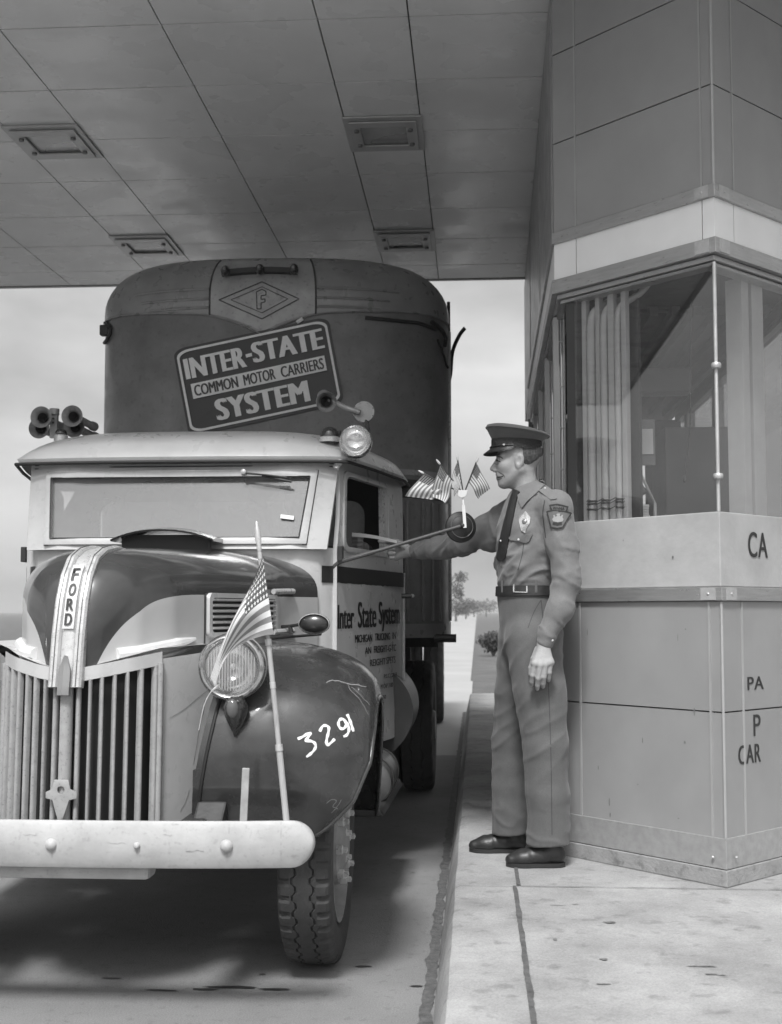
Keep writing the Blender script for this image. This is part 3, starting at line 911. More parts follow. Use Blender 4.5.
def two_tone(m):
    """pale side panels, dark top and prow: the colour break follows the pressed line on the hood"""
    n = m.node_tree.nodes; l = m.node_tree.links.new; b = n['Principled BSDF']
    old = b.inputs['Base Color'].links[0].from_socket
    c = n.new('ShaderNodeTexCoord'); sx = n.new('ShaderNodeSeparateXYZ'); l(c.outputs['Object'], sx.inputs[0])
    def mth(op, a, b_=None):
        q = n.new('ShaderNodeMath'); q.operation = op
        for i, x in enumerate((a, b_)):
            if x is None: continue
            if isinstance(x, (int, float)): q.inputs[i].default_value = x
            else: l(x, q.inputs[i])
        return q.outputs[0]
    y = mth('SUBTRACT', sx.outputs['Y'], 3.945 - 5.2)
    f = mth('SUBTRACT', 1.385, mth('MULTIPLY', mth('EXPONENT', mth('DIVIDE', y, -.085)), .26))
    msk = mth('LESS_THAN', sx.outputs['Z'], f)
    mr = n.new('ShaderNodeMix'); mr.data_type = 'FLOAT'
    l(msk, mr.inputs['Factor']); l(old, mr.inputs[2]); 
    t = n.new('ShaderNodeTexNoise'); t.inputs['Scale'].default_value = 7; t.inputs['Detail'].default_value = 8; l(c.outputs['Object'], t.inputs['Vector'])
    l(mth('ADD', mth('MULTIPLY', t.outputs['Fac'], .14), .36), mr.inputs[3])
    l(mr.outputs[0], b.inputs['Base Color'])
    l(mth('ADD', mth('MULTIPLY', msk, .14), .17), b.inputs['Roughness'])
two_tone(HOODM)
g = G()
YS = [3.894] + fine(3.907, 4.45, 28) + [4.45 + .87 * i / 22 for i in range(1, 23)]
NA = 56
rows = []
for Y in YS:
    rows.append([hood_pt(Y, -1 + 2 * i / NA) for i in range(NA + 1)])
g.loft(rows, False, flip=True)
hood = tobj('hood', g, HOODM, smooth=50, fixn=False)
# centre crest moulding with three ribs that runs up the prow
def crest(u0, u1, h):
    g = G(); rings = []
    ys = fine(3.894, 4.36, 60)
    for Y in ys:
        t = interp(Y, tY, tZ)
        d = .02
        dz = interp(Y + d, tY, tZ) - interp(max(Y - d, 3.892), tY, tZ) + max(0, 3.892 - (Y - d)) * 5.7
        nrm = Vector((0, -dz, 2 * d)).normalized()
        fade = min(1, (4.37 - Y) / .12)
        ring = []
        for u, e in ((u0, -.02), (u0, h * .5), (u0 + (u1 - u0) * .2, h), (u0 + (u1 - u0) * .8, h), (u1, h * .5), (u1, -.02)):
            ring.append(Vector((u, Y, t)) + nrm * (e * fade if e > 0 else e))
        rings.append(ring)
    g.loft(rings, True, True, True)
    return g
for u0, u1, h in ((-.056, -.0215, .015), (-.0215, .0215, .008), (.0215, .056, .015)):
    tobj('crest_rib', crest(u0, u1, h), BRIGHT, hood, 40, fixn=True)
for u in (-.039, .039):
    g = crest(u - .0018, u + .0018, .0178); tobj('crest_groove', g, mat('groove_dark', .08, .5), hood, 40, fixn=True)
# nameplate with vertical lettering on the crest
def crest_at(z, u, e):
    Y = interp(z, tZ, tY); d = .02
    dz = interp(Y + d, tY, tZ) - interp(max(Y - d, 3.892), tY, tZ) + max(0, 3.892 - (Y - d)) * 5.7; nrm = Vector((0, -dz, 2 * d)).normalized()
    return Vector((u, Y, z)) + nrm * e
zt_, zb_ = 1.468, 1.262
g = G(); rings = []
for i in range(17):
    z = zb_ + (zt_ - zb_) * i / 16
    rings.append([crest_at(z, -.0185, .005), crest_at(z, -.0185, .017), crest_at(z, .0185, .017), crest_at(z, .0185, .005)])
g.loft(rings, True, True, True)
badge = tobj('name_plate', g, mat('plate_white', .62, .35), hood, 40, fixn=True)
for k, ch in enumerate('FORD'):
    z1 = zt_ - .014 - k * .048; z0 = z1 - .038
    g = G(); put_text(g, ch, lambda a, b, q, z0=z0, z1=z1: crest_at(z0 + (z1 - z0) * b, -.011 + .022 * a, .0215 + q * .0003), bold=.09)
    tobj('letter', g, LETP, badge, 0)
g = G(); rings = []
for i in range(9):
    z = 1.045 + i * .016; r = .0195 * (1 if i < 6 else (9 - i) / 4)
    rings.append([crest_at(max(z, 1.061), s * r, e) - Vector((0, 0, max(0, 1.061 - z))) for s, e in ((-1, .0), (-1, .02), (0, .028), (1, .02), (1, .0))])
g.loft(rings, True, True, True)
tobj('hood_handle', g, mat('dull_grey_metal', .3, .4, metal=.5), hood, 40, fixn=True)
# long bright mouldings low on each side of the hood
for sg in (-1, 1):
    for z0, dz, r in ((1.178, .044, .021), (1.137, .056, .009)):
        pts = [];
        for i in range(20):
            Y = 4.0 + .36 * i / 19
            pts.append((sg * (interp(Y, hY, hW) + .004), Y, z0 + dz * i / 19))
        g = G().tube(pts, [r * (1 if i < 14 else max(.25, 1 - (i - 13) * .12)) for i in range(20)], 10)
        tobj('side_moulding', g, mat('polished_moulding', .78, .28, metal=.3, var=.08, vscale=30), hood)
# louvres
def hood_side(sg, Y, z, e): return (sg * (interp(Y, hY, hW) + e), Y, z)
for sg in (-1, 1):
    g = G()
    def fnl_(a, b, d, sg=sg): return hood_side(sg, a, b, .002 + d)
    ol = rrect(4.44, 5.02, 1.225, 1.392, .025); il = rrect(4.462, 5.0, 1.243, 1.374, .018)
    g.plate(ol, [il], fnl_, .014, cuts=1)
    lv = tobj('louvre_frame', g, LIGHTP, hood, 40, fixn=True)
    g = G().plate(il, [], lambda a, b, d, sg=sg: hood_side(sg, a, b, .0015 + d), .001, cuts=2); tobj('louvre_shade_sheet', g, RUBBERD, lv, 0, fixn=True)  # black sheet paints in the darkness behind the slats
    g = G()
    for k in range(6):
        z = 1.253 + k * .0215
        rings = []
        for i in range(12):
            Y = 4.468 + .527 * i / 11
            rings.append([hood_side(sg, Y, z, .004), hood_side(sg, Y, z + .002, .016), hood_side(sg, Y, z + .008, .018), hood_side(sg, Y, z + .013, .004)])
        g.loft(rings, True, True, True)
    tobj('louvre_slats', g, LIGHTP, lv, 40, fixn=True)
    g = G().tube([hood_side(sg, 4.43, 1.20, .003), hood_side(sg, 4.43, 1.39, .003)], .003, 6); tobj('panel_seam', g, STRIPEP, hood)
    for z in (1.405, 1.235):
        g = G().tube([hood_side(sg, 4.98, z, .012), hood_side(sg, 5.14, z + .004, .012)], .012, 8); tobj('louvre_trim', g, BRIGHT, hood)
    g = G().tube([hood_side(sg, 4.9, 1.21, .02), hood_side(sg, 5.28, 1.222, .04)], .006, 8); tobj('hood_latch_rod', g, BLACKM, hood)
# raised cowl ventilator
g = G(); rings = []
for i in range(25):
    u = -.225 + .45 * i / 24; b = 1 - (abs(u) / .225) ** 2.2
    zt2 = 1.632 + .042 * b; y0 = 5.08 - .03 * b
    rings.append([(u, y0, zt2 - .008), (u, y0 - .004, zt2), (u, y0 + .10, zt2 + .014), (u, y0 + .2, zt2 + .012), (u, y0 + .2, zt2 - .006)])
g.loft(rings, True, True, True)
cv = tobj('cowl_vent', g, DARKP, truck, 45, fixn=True)
g = G().box(-.19, .19, 5.13, 5.20, 1.585, 1.655); tobj('vent_throat', g, RUBBERD, cv, 0)

# ---- grille and nose panel
gU = [0, .1, .2, .275, .36, .46]; gY = [3.896, 3.910, 3.972, 4.065, 4.22, 4.42]
def nose(u, z, e=0):
    s = abs(u); Y = interp(s, gU, gY); d = (interp(s + .01, gU, gY) - interp(max(s - .01, 0), gU, gY)) / .02
    n = Vector((d, -1, 0)).normalized()
    if u < 0: n.x = -n.x
    lean = (z - .62) * .03
    return Vector((u, Y + lean, z)) + n * e
def nose_top(u): return 1.105 + .055 * min(abs(u) / .27, 1) ** 1.2
g = G()
def npan(sg):
    def fn(a, b):
        u = .272 + (.47 - .272) * a; z = .60 + (nose_top(u) + .03 * a - .60) * b
        return nose(sg * u, z)
    g.grid(fn, 12, 24, flip=(sg < 0))
npan(1); npan(-1)
for sg in (1, -1):
    g.grid(lambda a, b, sg=sg: nose(sg * .272 * a, 1.085 + .045 * b + .055 * a ** 1.2, .004), 14, 3, flip=(sg < 0))
for sg in (1, -1):     # return under the hood
    g.grid(lambda a, b, sg=sg: Vector((sg * .47 * a, interp(.47 * a, gU, gY) + .02 + .35 * b, nose_top(.47 * a) + .02 + .03 * a)), 14, 4, flip=(sg < 0))
nosep = tobj('nose_panel', g, LIGHTP, truck, 50)
g = G()
g.grid(lambda a, b: nose(-.29 + .58 * a, .58 + .56 * b, -.05), 24, 2)
tobj('radiator', g, mat('radiator_black', .012, .8), truck, 60)
bars = [.039 + .0365 * k for k in range(7)]
ctr = .02
gr = G()
def gbar(u, hw, h, z0, z1, n=14):
    rings = []
    for i in range(n + 1):
        z = z0 + (z1 - z0) * i / n
        ring = []
        for a, e in ((-1, -.012), (-1, 0), (-.6, h * .8), (0, h), (.6, h * .8), (1, 0), (1, -.012)):
            ring.append(nose(u + a * hw, z, e))
        rings.append(ring)
    gr.loft(rings, True, True, True, flip=False)
for sg in (-1, 1):
    for k, u in enumerate(bars):
        gbar(sg * u, .0056 if k else .008, .008, .585, nose_top(u) - .018)
    gbar(sg * .268, .008, .016, .585, 1.145)
grille = tobj('grille', gr, GRILLP, truck, 50, fixn=True)
gr = G(); gbar(0, .021, .02, .585, 1.085); tobj('centre_bar', gr, GRILLP, grille, 50, fixn=True)
g = G()
def medal(a, b, d): return nose(a, b, .022 + d)
o_ = [(-.048, .735), (-.026, .745), (-.02, .775), (.02, .775), (.026, .745), (.048, .735), (.048, .715), (.024, .71), (.01, .665), (0, .63), (-.01, .665), (-.024, .71), (-.048, .715)]
hole = [(.0085 * math.sin(a) * (1 if a < math.pi else 1), .742 + .013 * math.cos(a)) for a in [R_(k * 36) for k in range(10)]]
g.plate(o_, [hole], medal, .008)
tobj('crank_hole_plate', g, GRILLP, grille, 30, bevel=.002, fixn=True)

# ---- fenders
FC = [(4.06, .57), (4.005, .74), (4.01, .92), (4.11, 1.08), (4.33, 1.185), (4.6, 1.215), (4.88, 1.15), (5.1, .97), (5.26, .72), (5.36, .46)]
FE = [(4.10, .565), (4.135, .67), (4.20, .80), (4.285, .91), (4.42, .985), (4.6, 1.0), (4.79, .96), (4.97, .85), (5.13, .66), (5.27, .44)]
FO = [.80, .925, .98, .988, .985, .98, .975, .96, .94, .915]
FI = [.385, .40, .43, .455, .46, .47, .49, .52, .55, .57]
def fender_pt(sg, t, s, e=0):
    C, E = cat_interp(FC, t), cat_interp(FE, t); x = t * 9
    uo, ui = interp(x, range(10), FO), interp(x, range(10), FI)
    n_ = 2.35; th = s * math.pi / 2
    w_ = max(math.cos(th), 0) ** (2 / n_); a = math.sin(th) ** (2 / n_)
    drop = .10 * max(0, 1 - a / .45) ** 2
    w_ = w_ - drop
    return (sg * (ui + (uo - ui) * a), E[0] + (C[0] - E[0]) * w_, E[1] + (C[1] - E[1]) * w_)
fenders = {}
for sg in (1, -1):
    g = G()
    g.grid(lambda a, b: fender_pt(sg, b, a), 34, 70, flip=(sg > 0))
    # rolled lip
    lip = [fender_pt(sg, k / 60, 1) for k in range(61)]
    g.tube(lip, .009, 8)
    inner = [[Vector(fender_pt(sg, k / 40, 0)) , Vector(fender_pt(sg, k / 40, 0)) + Vector((0, .32, 0))] for k in range(24)]
    g.loft(inner, False, flip=(sg < 0))
    f = tobj('fender', g, FENDP, truck, 60)
    fenders[sg] = f
    # beading where fender meets nose
    g = G().tube([Vector(fender_pt(sg, k / 30, .02)) + Vector((0, -.004, 0)) for k in range(2, 14)], .006, 6); tobj('fender_beading', g, RUBBERD, f)
    # running board apron
    g = G()
    g.loft([[(sg * .62, 5.28, .46), (sg * .93, 5.28, .46), (sg * .945, 5.28, .43), (sg * .62, 5.28, .43)], [(sg * .62, 6.2, .47), (sg * .955, 6.2, .47), (sg * .97, 6.2, .44), (sg * .62, 6.2, .44)]], True, True, True)
    rb = tobj('running_board', g, BLACKM, truck, 0, bevel=.006, fixn=True)
FB = tbvh(fenders[1])
# number brushed on the fender in white
WPAINT = mat('white_brush_paint', .72, .6, var=.08)
def arc(cx, cy, rx, ry, a0, a1, n=12): return [(cx + rx * math.cos(R_(a0 + (a1 - a0) * i / n)), cy + ry * math.sin(R_(a0 + (a1 - a0) * i / n))) for i in range(n + 1)]
def zz(pts): return [(160 + x * 260 / 782, 600 + y * 260 / 782) for x, y in pts]
nums = {
    '3': [(414, 418), (428, 412), (443, 403), (452, 401), (446, 412), (438, 424), (450, 424), (462, 428), (468, 438), (464, 450), (453, 462), (440, 472)],
    '2': [(480, 396), (488, 381), (498, 378), (507, 384), (506, 398), (502, 414), (500, 428), (503, 436), (513, 430), (525, 418)],
    '9': [(560, 372), (552, 360), (541, 360), (536, 371), (540, 384), (550, 388), (558, 380), (560, 370), (566, 380), (567, 394), (561, 406), (551, 411)],
    '1': [(562, 344), (567, 355), (573, 370), (578, 386), (581, 396)]}
for k, pts in nums.items():
    g = G(); sp = smoothpath(zz(pts), 5); sp = [(p[0], p[1]) for p in [tuple(q)[:2] for q in [Vector((*a, 0)) if len(a) == 2 else a for a in sp]]]
    stroke_on(g, FB, sp, [2.6 + .5 * math.sin(i * .9) for i in range(len(sp))], .0018, shift=-TSH)
    tobj('painted_number', g, WPAINT, fenders[1], 40)
# cracks and scratches on the fender
g = G()
SCR = mat('scratch', .22, .6, var=.3)
for pts, w_ in (([(500, 250), (515, 243), (540, 245), (560, 252), (590, 256), (620, 262)], .9), ([(565, 255), (575, 275), (600, 300), (625, 345)], .5), ([(575, 262), (605, 290), (630, 318)], .5),
                ([(500, 612), (515, 600), (530, 604), (520, 620), (535, 628)], .6), ([(515, 640), (530, 625), (545, 600)], .5)):
    sp = [tuple(q)[:2] for q in smoothpath([Vector((*a, 0)) for a in zz(pts)], 6)]
    sp = [(x + noise.noise(Vector((x, y, 0))) * .8, y + noise.noise(Vector((x, y, 9))) * .8) for x, y in sp]
    stroke_on(g, FB, sp, [w_ * (1 + .6 * noise.noise(Vector((i * 1.3, 0, 0)))) for i in range(len(sp))], .0015, shift=-TSH)
tobj('scratch', g, SCR, fenders[1], 40)

# ---- headlamps and parking lamps
for sg in (1, -1):
    hc = tu(231.5, 667, 4.02); c = Vector((sg * hc.x, 4.02, hc.z)); ax = Vector((0, -1, 0))
    g = G().lathe([(.113, .0), (.114, -.02), (.108, -.06), (.09, -.13), (.07, -.22), (.05, -.3)], c + Vector((0, .02, 0)), ax, 36)
    hl = tobj('headlamp', g, LIGHTP, truck, 40)
    g = G().lathe([(.090, .004), (.094, .016), (.101, .021), (.108, .017), (.113, .006), (.115, -.012), (.11, -.02)], c, ax, 40); tobj('rim', g, CHROME, hl, 50)
    g = G().lathe([(.0902, .006), (.075, .015), (.05, .021), (.02, .0245), (0, .025)], c, ax, 36)
    tobj('lens', g, LENSG, hl, 60)
    g = G()
    for k in range(-8, 9):
        u = k * .0098; hh = math.sqrt(max(.086 ** 2 - u * u, 0)) * .92
        if hh > .01: g.box(c.x + u - .0012, c.x + u + .0012, c.y - .0125 + abs(u) * .12, c.y - .009 + abs(u) * .12, c.z - hh, c.z + hh)
    tobj('lens_flutes', g, mat('flute_glass', .5, .15, spec=.8), hl, 0)
    g = G().lathe([(.089, .0), (.08, -.03), (.06, -.058), (.03, -.075), (0, -.08)], c, ax, 36); tobj('reflector', g, mat('silver_reflector', .8, .12, metal=1.0, var=.02), hl, 60)
    g = G().ball((c.x, c.y + .03, c.z), (.012, .02, .012), 10); tobj('bulb', g, mat('bulb_glass', .6, .1), hl)
    pc = tu(233, 712, 3.97); pc.x *= sg; pc.y = 3.97
    g = G(); rings = []
    for i in range(13):
        t = i / 12; z = pc.z + .05 - .135 * t
        hw = interp(t, [0, .08, .25, .45, .65, .85, 1], [.012, .030, .041, .038, .027, .012, .001])
        dp = .02 + hw * .95
        rings.append([(pc.x + hw * math.cos(a), pc.y + .05 - dp * max(math.sin(a), 0) * 1.2, z) for a in [math.pi * k / 10 for k in range(11)]])
    g.loft(rings, False)
    pl = tobj('parking_lamp', g, FENDP, truck, 60, fixn=True)
    g = G().ball((pc.x, pc.y - .012, pc.z + .012), (.020, .013, .032), 14); tobj('lens', g, mat('amber_lens', .10, .1, coat=.5), pl)

# ---- bumper
g = G(); rings = []
BH = .0735; bz = .583
us = [-.832 + .0735 * (1 - math.cos(R_(90 * k / 8))) for k in range(9)] + [-.7 + 1.4 * k / 20 for k in range(21)] + [.832 - .0735 * (1 - math.cos(R_(90 * (8 - k) / 8))) for k in range(9)]
for u in us:
    d = max(0, abs(u) - (.832 - BH)); h = math.sqrt(max(BH ** 2 - d * d, 1e-6)); h = max(h, .004)
    yb = 3.80 + .05 * (abs(u) / .832) ** 3
    rings.append([(u, yb + .035, bz - h * .96), (u, yb + .008, bz - h), (u, yb, bz - h * .8), (u, yb - .010, bz), (u, yb, bz + h * .8), (u, yb + .008, bz + h), (u, yb + .035, bz + h * .96)])
g.loft(rings, True, True, True, flip=False)
bumper = tobj('bumper', g, BUMPP, truck, 50, fixn=True)
for u, r in ((-.555, .017), (0, .017), (.277, .010), (.56, .018), (-.277, .010)):
    g = G().lathe([(r * 1.15, 0), (r, .006), (r * .6, .012), (0, .014)], (u, 3.792 + .04 * (abs(u) / .832) ** 3, bz), (0, -1, 0), 16); tobj('bolt', g, BUMPP, bumper)
# scrapes and rust runs on the bumper
BBM = tbvh(bumper); g = G(); rnd = random.Random(5)
for k in range(7):
    px, py = rnd.uniform(4, 296), rnd.uniform(824, 860); ln = rnd.uniform(3, 22)
    stroke_on(g, BBM, [(px + ln * t / 5, py + rnd.uniform(-.8, .8)) for t in range(6)], [rnd.uniform(.2, 1.1) for t in range(6)], .0012, shift=-TSH)
for px, y0, y1 in ((227, 846, 862), (137, 842, 856), (281, 822, 864), (229, 824, 834), (52, 846, 858)):
    stroke_on(g, BBM, [(px + noise.noise(Vector((t, px, 0))) * .8, y0 + (y1 - y0) * t / 6) for t in range(7)], [.9 - .1 * t for t in range(7)], .0012, shift=-TSH)
tobj('scrape_marks', g, mat('bumper_scrape', .31, .7, var=.4, vscale=60), bumper, 0)
NBV = tbvh(nosep); g = G()
for pts in ([(216, 684), (200, 696), (186, 708), (170, 718)], [(189, 790), (186, 800), (180, 812)], [(205, 700), (199, 730), (193, 765)]):
    sp = [tuple(q)[:2] for q in smoothpath([Vector((*a, 0)) for a in pts], 6)]
    stroke_on(g, NBV, [(x + noise.noise(Vector((x, y, 2))) * .9, y) for x, y in sp], .6, .0012, shift=-TSH)
tobj('paint_crack', g, mat('crack_dark', .24, .7, var=.4, vscale=60), nosep, 0)
# guide irons standing on the bumper
for px, h0 in ((243, 768),):
    p0, p1 = tu(px, 830, 3.83), tu(px + 3, h0, 3.85)
    g = G().bar(p0, p1, .024, .006, up=(0, 1, 0)); tobj('bumper_iron', g, mat('pale_iron', .30, .5, metal=.3, var=.2, vscale=30), bumper, 0, bevel=.002)
g = G().box(-.42, .30, 3.85, 3.95, .462, .512); g2 = tobj('apron', g, BUMPP, bumper, 0, bevel=.015)
for u in (-.42, .42):
    g = G().box(u - .04, u + .04, 3.83, 4.5, .53, .64); tobj('bumper_bracket', g, BLACKM, bumper, 0, bevel=.006)
# tow hook / wedge beside the grille
p = tu(206, 812, 3.95)
g = G(); g.add([(p.x - .05, 3.93, .60), (p.x + .05, 3.93, .60), (p.x + .055, 4.02, .69), (p.x - .045, 4.02, .69), (p.x - .05, 4.06, .60), (p.x + .05, 4.06, .60)], [(0, 1, 2, 3), (0, 4, 5, 1), (3, 2, 5, 4), (0, 3, 4), (1, 5, 2)])
tobj('frame_horn', g, BLACKM, truck, 0, bevel=.008, fixn=True)

# ---- wheels
def tyre_geo(g, cx, cy, cz, R, hw, sg, zig=True, na=264, tread='lug'):
    # profile across: (lateral offset, radius, kind)
    pr = [(-.62, .64, 0), (-.92, .70, 0), (-1.0, .80, 0), (-.97, .92, 0), (-.90, .965, 1), (-.80, .985, 1), (-.48, .994, 2), (-.37, .995, 3), (-.35, .975, 3), (-.30, .975, 3), (-.28, .997, 3),
          (.28, .997, 3), (.30, .975, 3), (.35, .975, 3), (.37, .995, 3), (.48, .994, 2), (.80, .985, 1), (.90, .965, 1), (.97, .92, 0), (1.0, .80, 0), (.92, .70, 0), (.62, .64, 0)]
    rings = []
    for k in range(na):
        a = 2 * math.pi * k / na; ph = k % 6
        notch = ph in (0, 1)
        ring = []
        for x, r, kd in pr:
            rr = r * R; xx = x * hw
            if kd == 1 and notch: rr -= .013
            if kd == 3 and zig: xx += .006 * (1 if (k // 3) % 2 else -1)
            ring.append((cx + sg * xx, cy - rr * math.cos(a), cz + rr * math.sin(a)))
        rings.append(ring)
    rings.append(rings[0])
    g.loft(rings, False, flip=(sg < 0))
def wheel(name, u, Y, R, hw, sg, disc=True):
    g = G(); tyre_geo(g, u, Y, R, R, hw, sg)
    t = tobj('tyre', g, RUBBER, truck, 28)
    c = Vector((u + sg * hw * .55, Y, R)); ax = Vector((sg, 0, 0))
    g = G().lathe([(R * .645, .02), (R * .66, .035), (R * .63, .035), (R * .60, .0), (R * .585, -.03), (R * .5, -.035), (R * .36, .0), (R * .34, .03), (R * .26, .04), (R * .2, .05), (R * .18, .055), (R * .1, .06), (0, .06)], c, ax, 40)
    rim = tobj('rim', g, WHEELP, t, 40)
    for k in range(8):
        a = 2 * math.pi * k / 8; q = c + ax * .03 + Vector((0, math.cos(a), math.sin(a))) * R * .31
        g = G().lathe([(.019, 0), (.019, .022), (.012, .026), (.012, .04), (0, .044)], q, ax, 6); tobj('lug_nut', g, BRIGHT, rim, 30)
    return t
fwu = .745
for sg in (1, -1):
    t = wheel('front', sg * fwu, 4.635, .44, .098, sg)
# big studs of the hub that show beyond the front tyre
for px, py in ((354, 805), (357, 832), (356, 856)):
    q = tu(px, py, 4.62)
    g = G().lathe([(.020, -.035), (.021, 0), (.023, 0), (.023, .014), (.012, .018), (.011, .034), (0, .036)], (fwu + .095, 4.62 - .02, q.z), (1, 0, 0), 6); tobj('hub_stud', g, BRIGHT, truck, 30)
#g = G().lathe([(.20, 0), (.205, .02), (.12, .04), (.11, .045), (0, .05)], (fwu + .02, 4.62, .445), (1, 0, 0), 30); tobj('hub', g, WHEELP, truck, 30)
for sg in (1, -1):
    for u in (.92, .68):
        g = G(); tyre_geo(g, sg * u, 9.05, .48, .48, .115, sg, na=132)
        t = tobj('tyre', g, RUBBER, truck, 28)
        g = G().lathe([(.31, .0), (.3, .03), (.2, -.02), (.12, .0), (.1, .06), (0, .065)], (sg * (u + .06), 9.05, .48), (sg, 0, 0), 28); tobj('rim', g, WHEELP, t, 40)
g = G()
for sg in (-1, 1): g.box(sg * .42 - .04, sg * .42 + .04, 4.1, 9.9, .60, .78)
for y in (4.7, 6.4, 8.0, 9.6): g.box(-.4, .4, y - .05, y + .05, .62, .74)
tobj('frame_rails', g, BLACKM, truck, 0)
g = G().tube([(-.75, 4.62, .445), (-.5, 4.62, .40), (.5, 4.62, .40), (.75, 4.62, .445)], .045, 10); tobj('front_axle', g, BLACKM, truck)
g = G().tube([(-.9, 9.05, .48), (-.2, 9.05, .48), (-.15, 9.05, .48), (.15, 9.05, .48), (.2, 9.05, .48), (.9, 9.05, .48)], [.06, .07, .16, .16, .07, .06], 14); tobj('rear_axle', g, BLACKM, truck)
g = G().lathe([(0, 0), (.42, 0), (.45, .03), (.42, .06), (0, .06)], (0, 9.0, .86), (0, 0, 1), 30); tobj('fifth_wheel', g, BLACKM, truck)
g = G().box(-.3, .3, 4.35, 5.2, .62, 1.05); tobj('engine_block', g, BLACKM, truck, 0)
# fuel tank and the dark guard behind the step
g = G().lathe([(0, 0), (.085, 0), (.105, .015), (.11, .04), (.11, .50), (.105, .525), (.085, .54), (0, .54)], (.855, 5.48, .545), (0, 1, 0), 26)
ft = tobj('fuel_tank', g, mat('tank_metal', .10, .38, metal=.5, var=.25, vscale=14, rvar=.1), truck, 40)
for y in (5.58, 5.92):
    g = G().lathe([(.111, -.012), (.115, -.012), (.115, .012), (.111, .012)], (.855, y, .545), (0, 1, 0), 26); tobj('tank_strap', g, BLACKM, ft)
for sg in (1, -1):
    g = G(); rings = []
    for y in (6.28, 6.9, 7.1, 7.15):
        s = 1 if y < 7 else .9 if y < 7.12 else .6
        rings.append([(sg * (.62 + .40 * s * math.cos(R_(a))), y, .80 + (.30 * s) * math.sin(R_(a))) for a in range(-90, 91, 6)] + [(sg * .5, y, 1.0), (sg * .5, y, .6)])
    g.loft(rings, True, True, True)
    tobj('side_tool_tank', g, mat('dark_tank_paint', .035, .4, var=.25, vscale=9), truck, 40, fixn=True)

# ---- cab
def dq(q):       # door plane: q along the door (0 front .. 1 rear)
    return (.70 + (.963 - .70) * q, 5.42 + (6.50 - 5.42) * q)
def dY(Y): return (Y - 5.42) / 1.08
# cowl below the windscreen and cab front with the windscreen opening
cp = [(0, 5.295), (.35, 5.30), (.55, 5.315), (.64, 5.35), (.685, 5.395), (.70, 5.42)]
g = G()
full = [(-u, y) for u, y in cp[::-1]] + cp[1:]
g.loft([[(u, y, z) for u, y in full] for z in (.62, 1.0, 1.3, 1.61)], False)
def front_fn(a, b, d):       # windscreen plane, leaning back
    return (a, 5.30 + (b - 1.60) * .30 + .05 * max(0, abs(a) - .55) / .15 - d + .006, b)
ws = [(-.565, 1.652), (.565, 1.652), (.60, 1.935), (-.60, 1.935)]
def densify(lp, n=8):
    r = []
    for i in range(len(lp)):
        a, b = lp[i], lp[(i + 1) % len(lp)]
        for k in range(n): r.append((a[0] + (b[0] - a[0]) * k / n, a[1] + (b[1] - a[1]) * k / n))
    return r
g.plate(densify([(-.685, 1.60), (.685, 1.60), (.725, 2.03), (-.725, 2.03)]), [densify(ws)], front_fn, .03)
cab = tobj('cab', g, LIGHTP, truck, 45)
g = G(); wo = [(-.597, 1.622), (.597, 1.622), (.633, 1.965), (-.633, 1.965)]
g.plate(densify(wo), [densify(ws)], lambda a, b, d: front_fn(a, b, .03 + d), .014)
wf = tobj('windscreen_frame', g, LIGHTP, cab, 30, bevel=.003, fixn=True)
g = G()
for lp, e in ((wo, .031), (ws, .047)):
    q = [front_fn(a, b, e) for a, b in lp + lp[:1]]
    for a, b in zip(q[:-1], q[1:]): g.tube([a, b], .003, 6)
tobj('rubber_seal', g, RUBBERD, wf)
g = G().add([front_fn(a, b, .022) for a, b in ws], [(0, 1, 2, 3)])
tobj('windscreen', g, WIND, cab, 0)
g = G()
for b in (1.985, 2.0): g.tube([front_fn(a, b, .032) for a in (-.70, -.3, 0, .3, .70)], .0025, 6)
tobj('header_seam', g, STRIPEP, cab)
# wiper
g = G().tube([front_fn(.30, 1.948, .06), front_fn(.40, 1.938, .07), front_fn(.50, 1.925, .06)], .005, 6); g.tube([front_fn(.385, 1.934, .056), front_fn(.52, 1.906, .056)], .006, 6)
wp = tobj('wiper', g, BLACKM, cab); g = G().lathe([(0, 0), (.014, 0), (.012, .025), (0, .03)], front_fn(.30, 1.95, .045), (0, -1, .2), 12); tobj('wiper_pivot', g, BRIGHT, wp)
g = G().obox(Vector(front_fn(.505, 1.745, .026)), (.03, 0, -.004), (0, .001, 0), (0, .003, .009)); tobj('windscreen_sticker', g, mat('sticker', .75, .6), cab, 0)
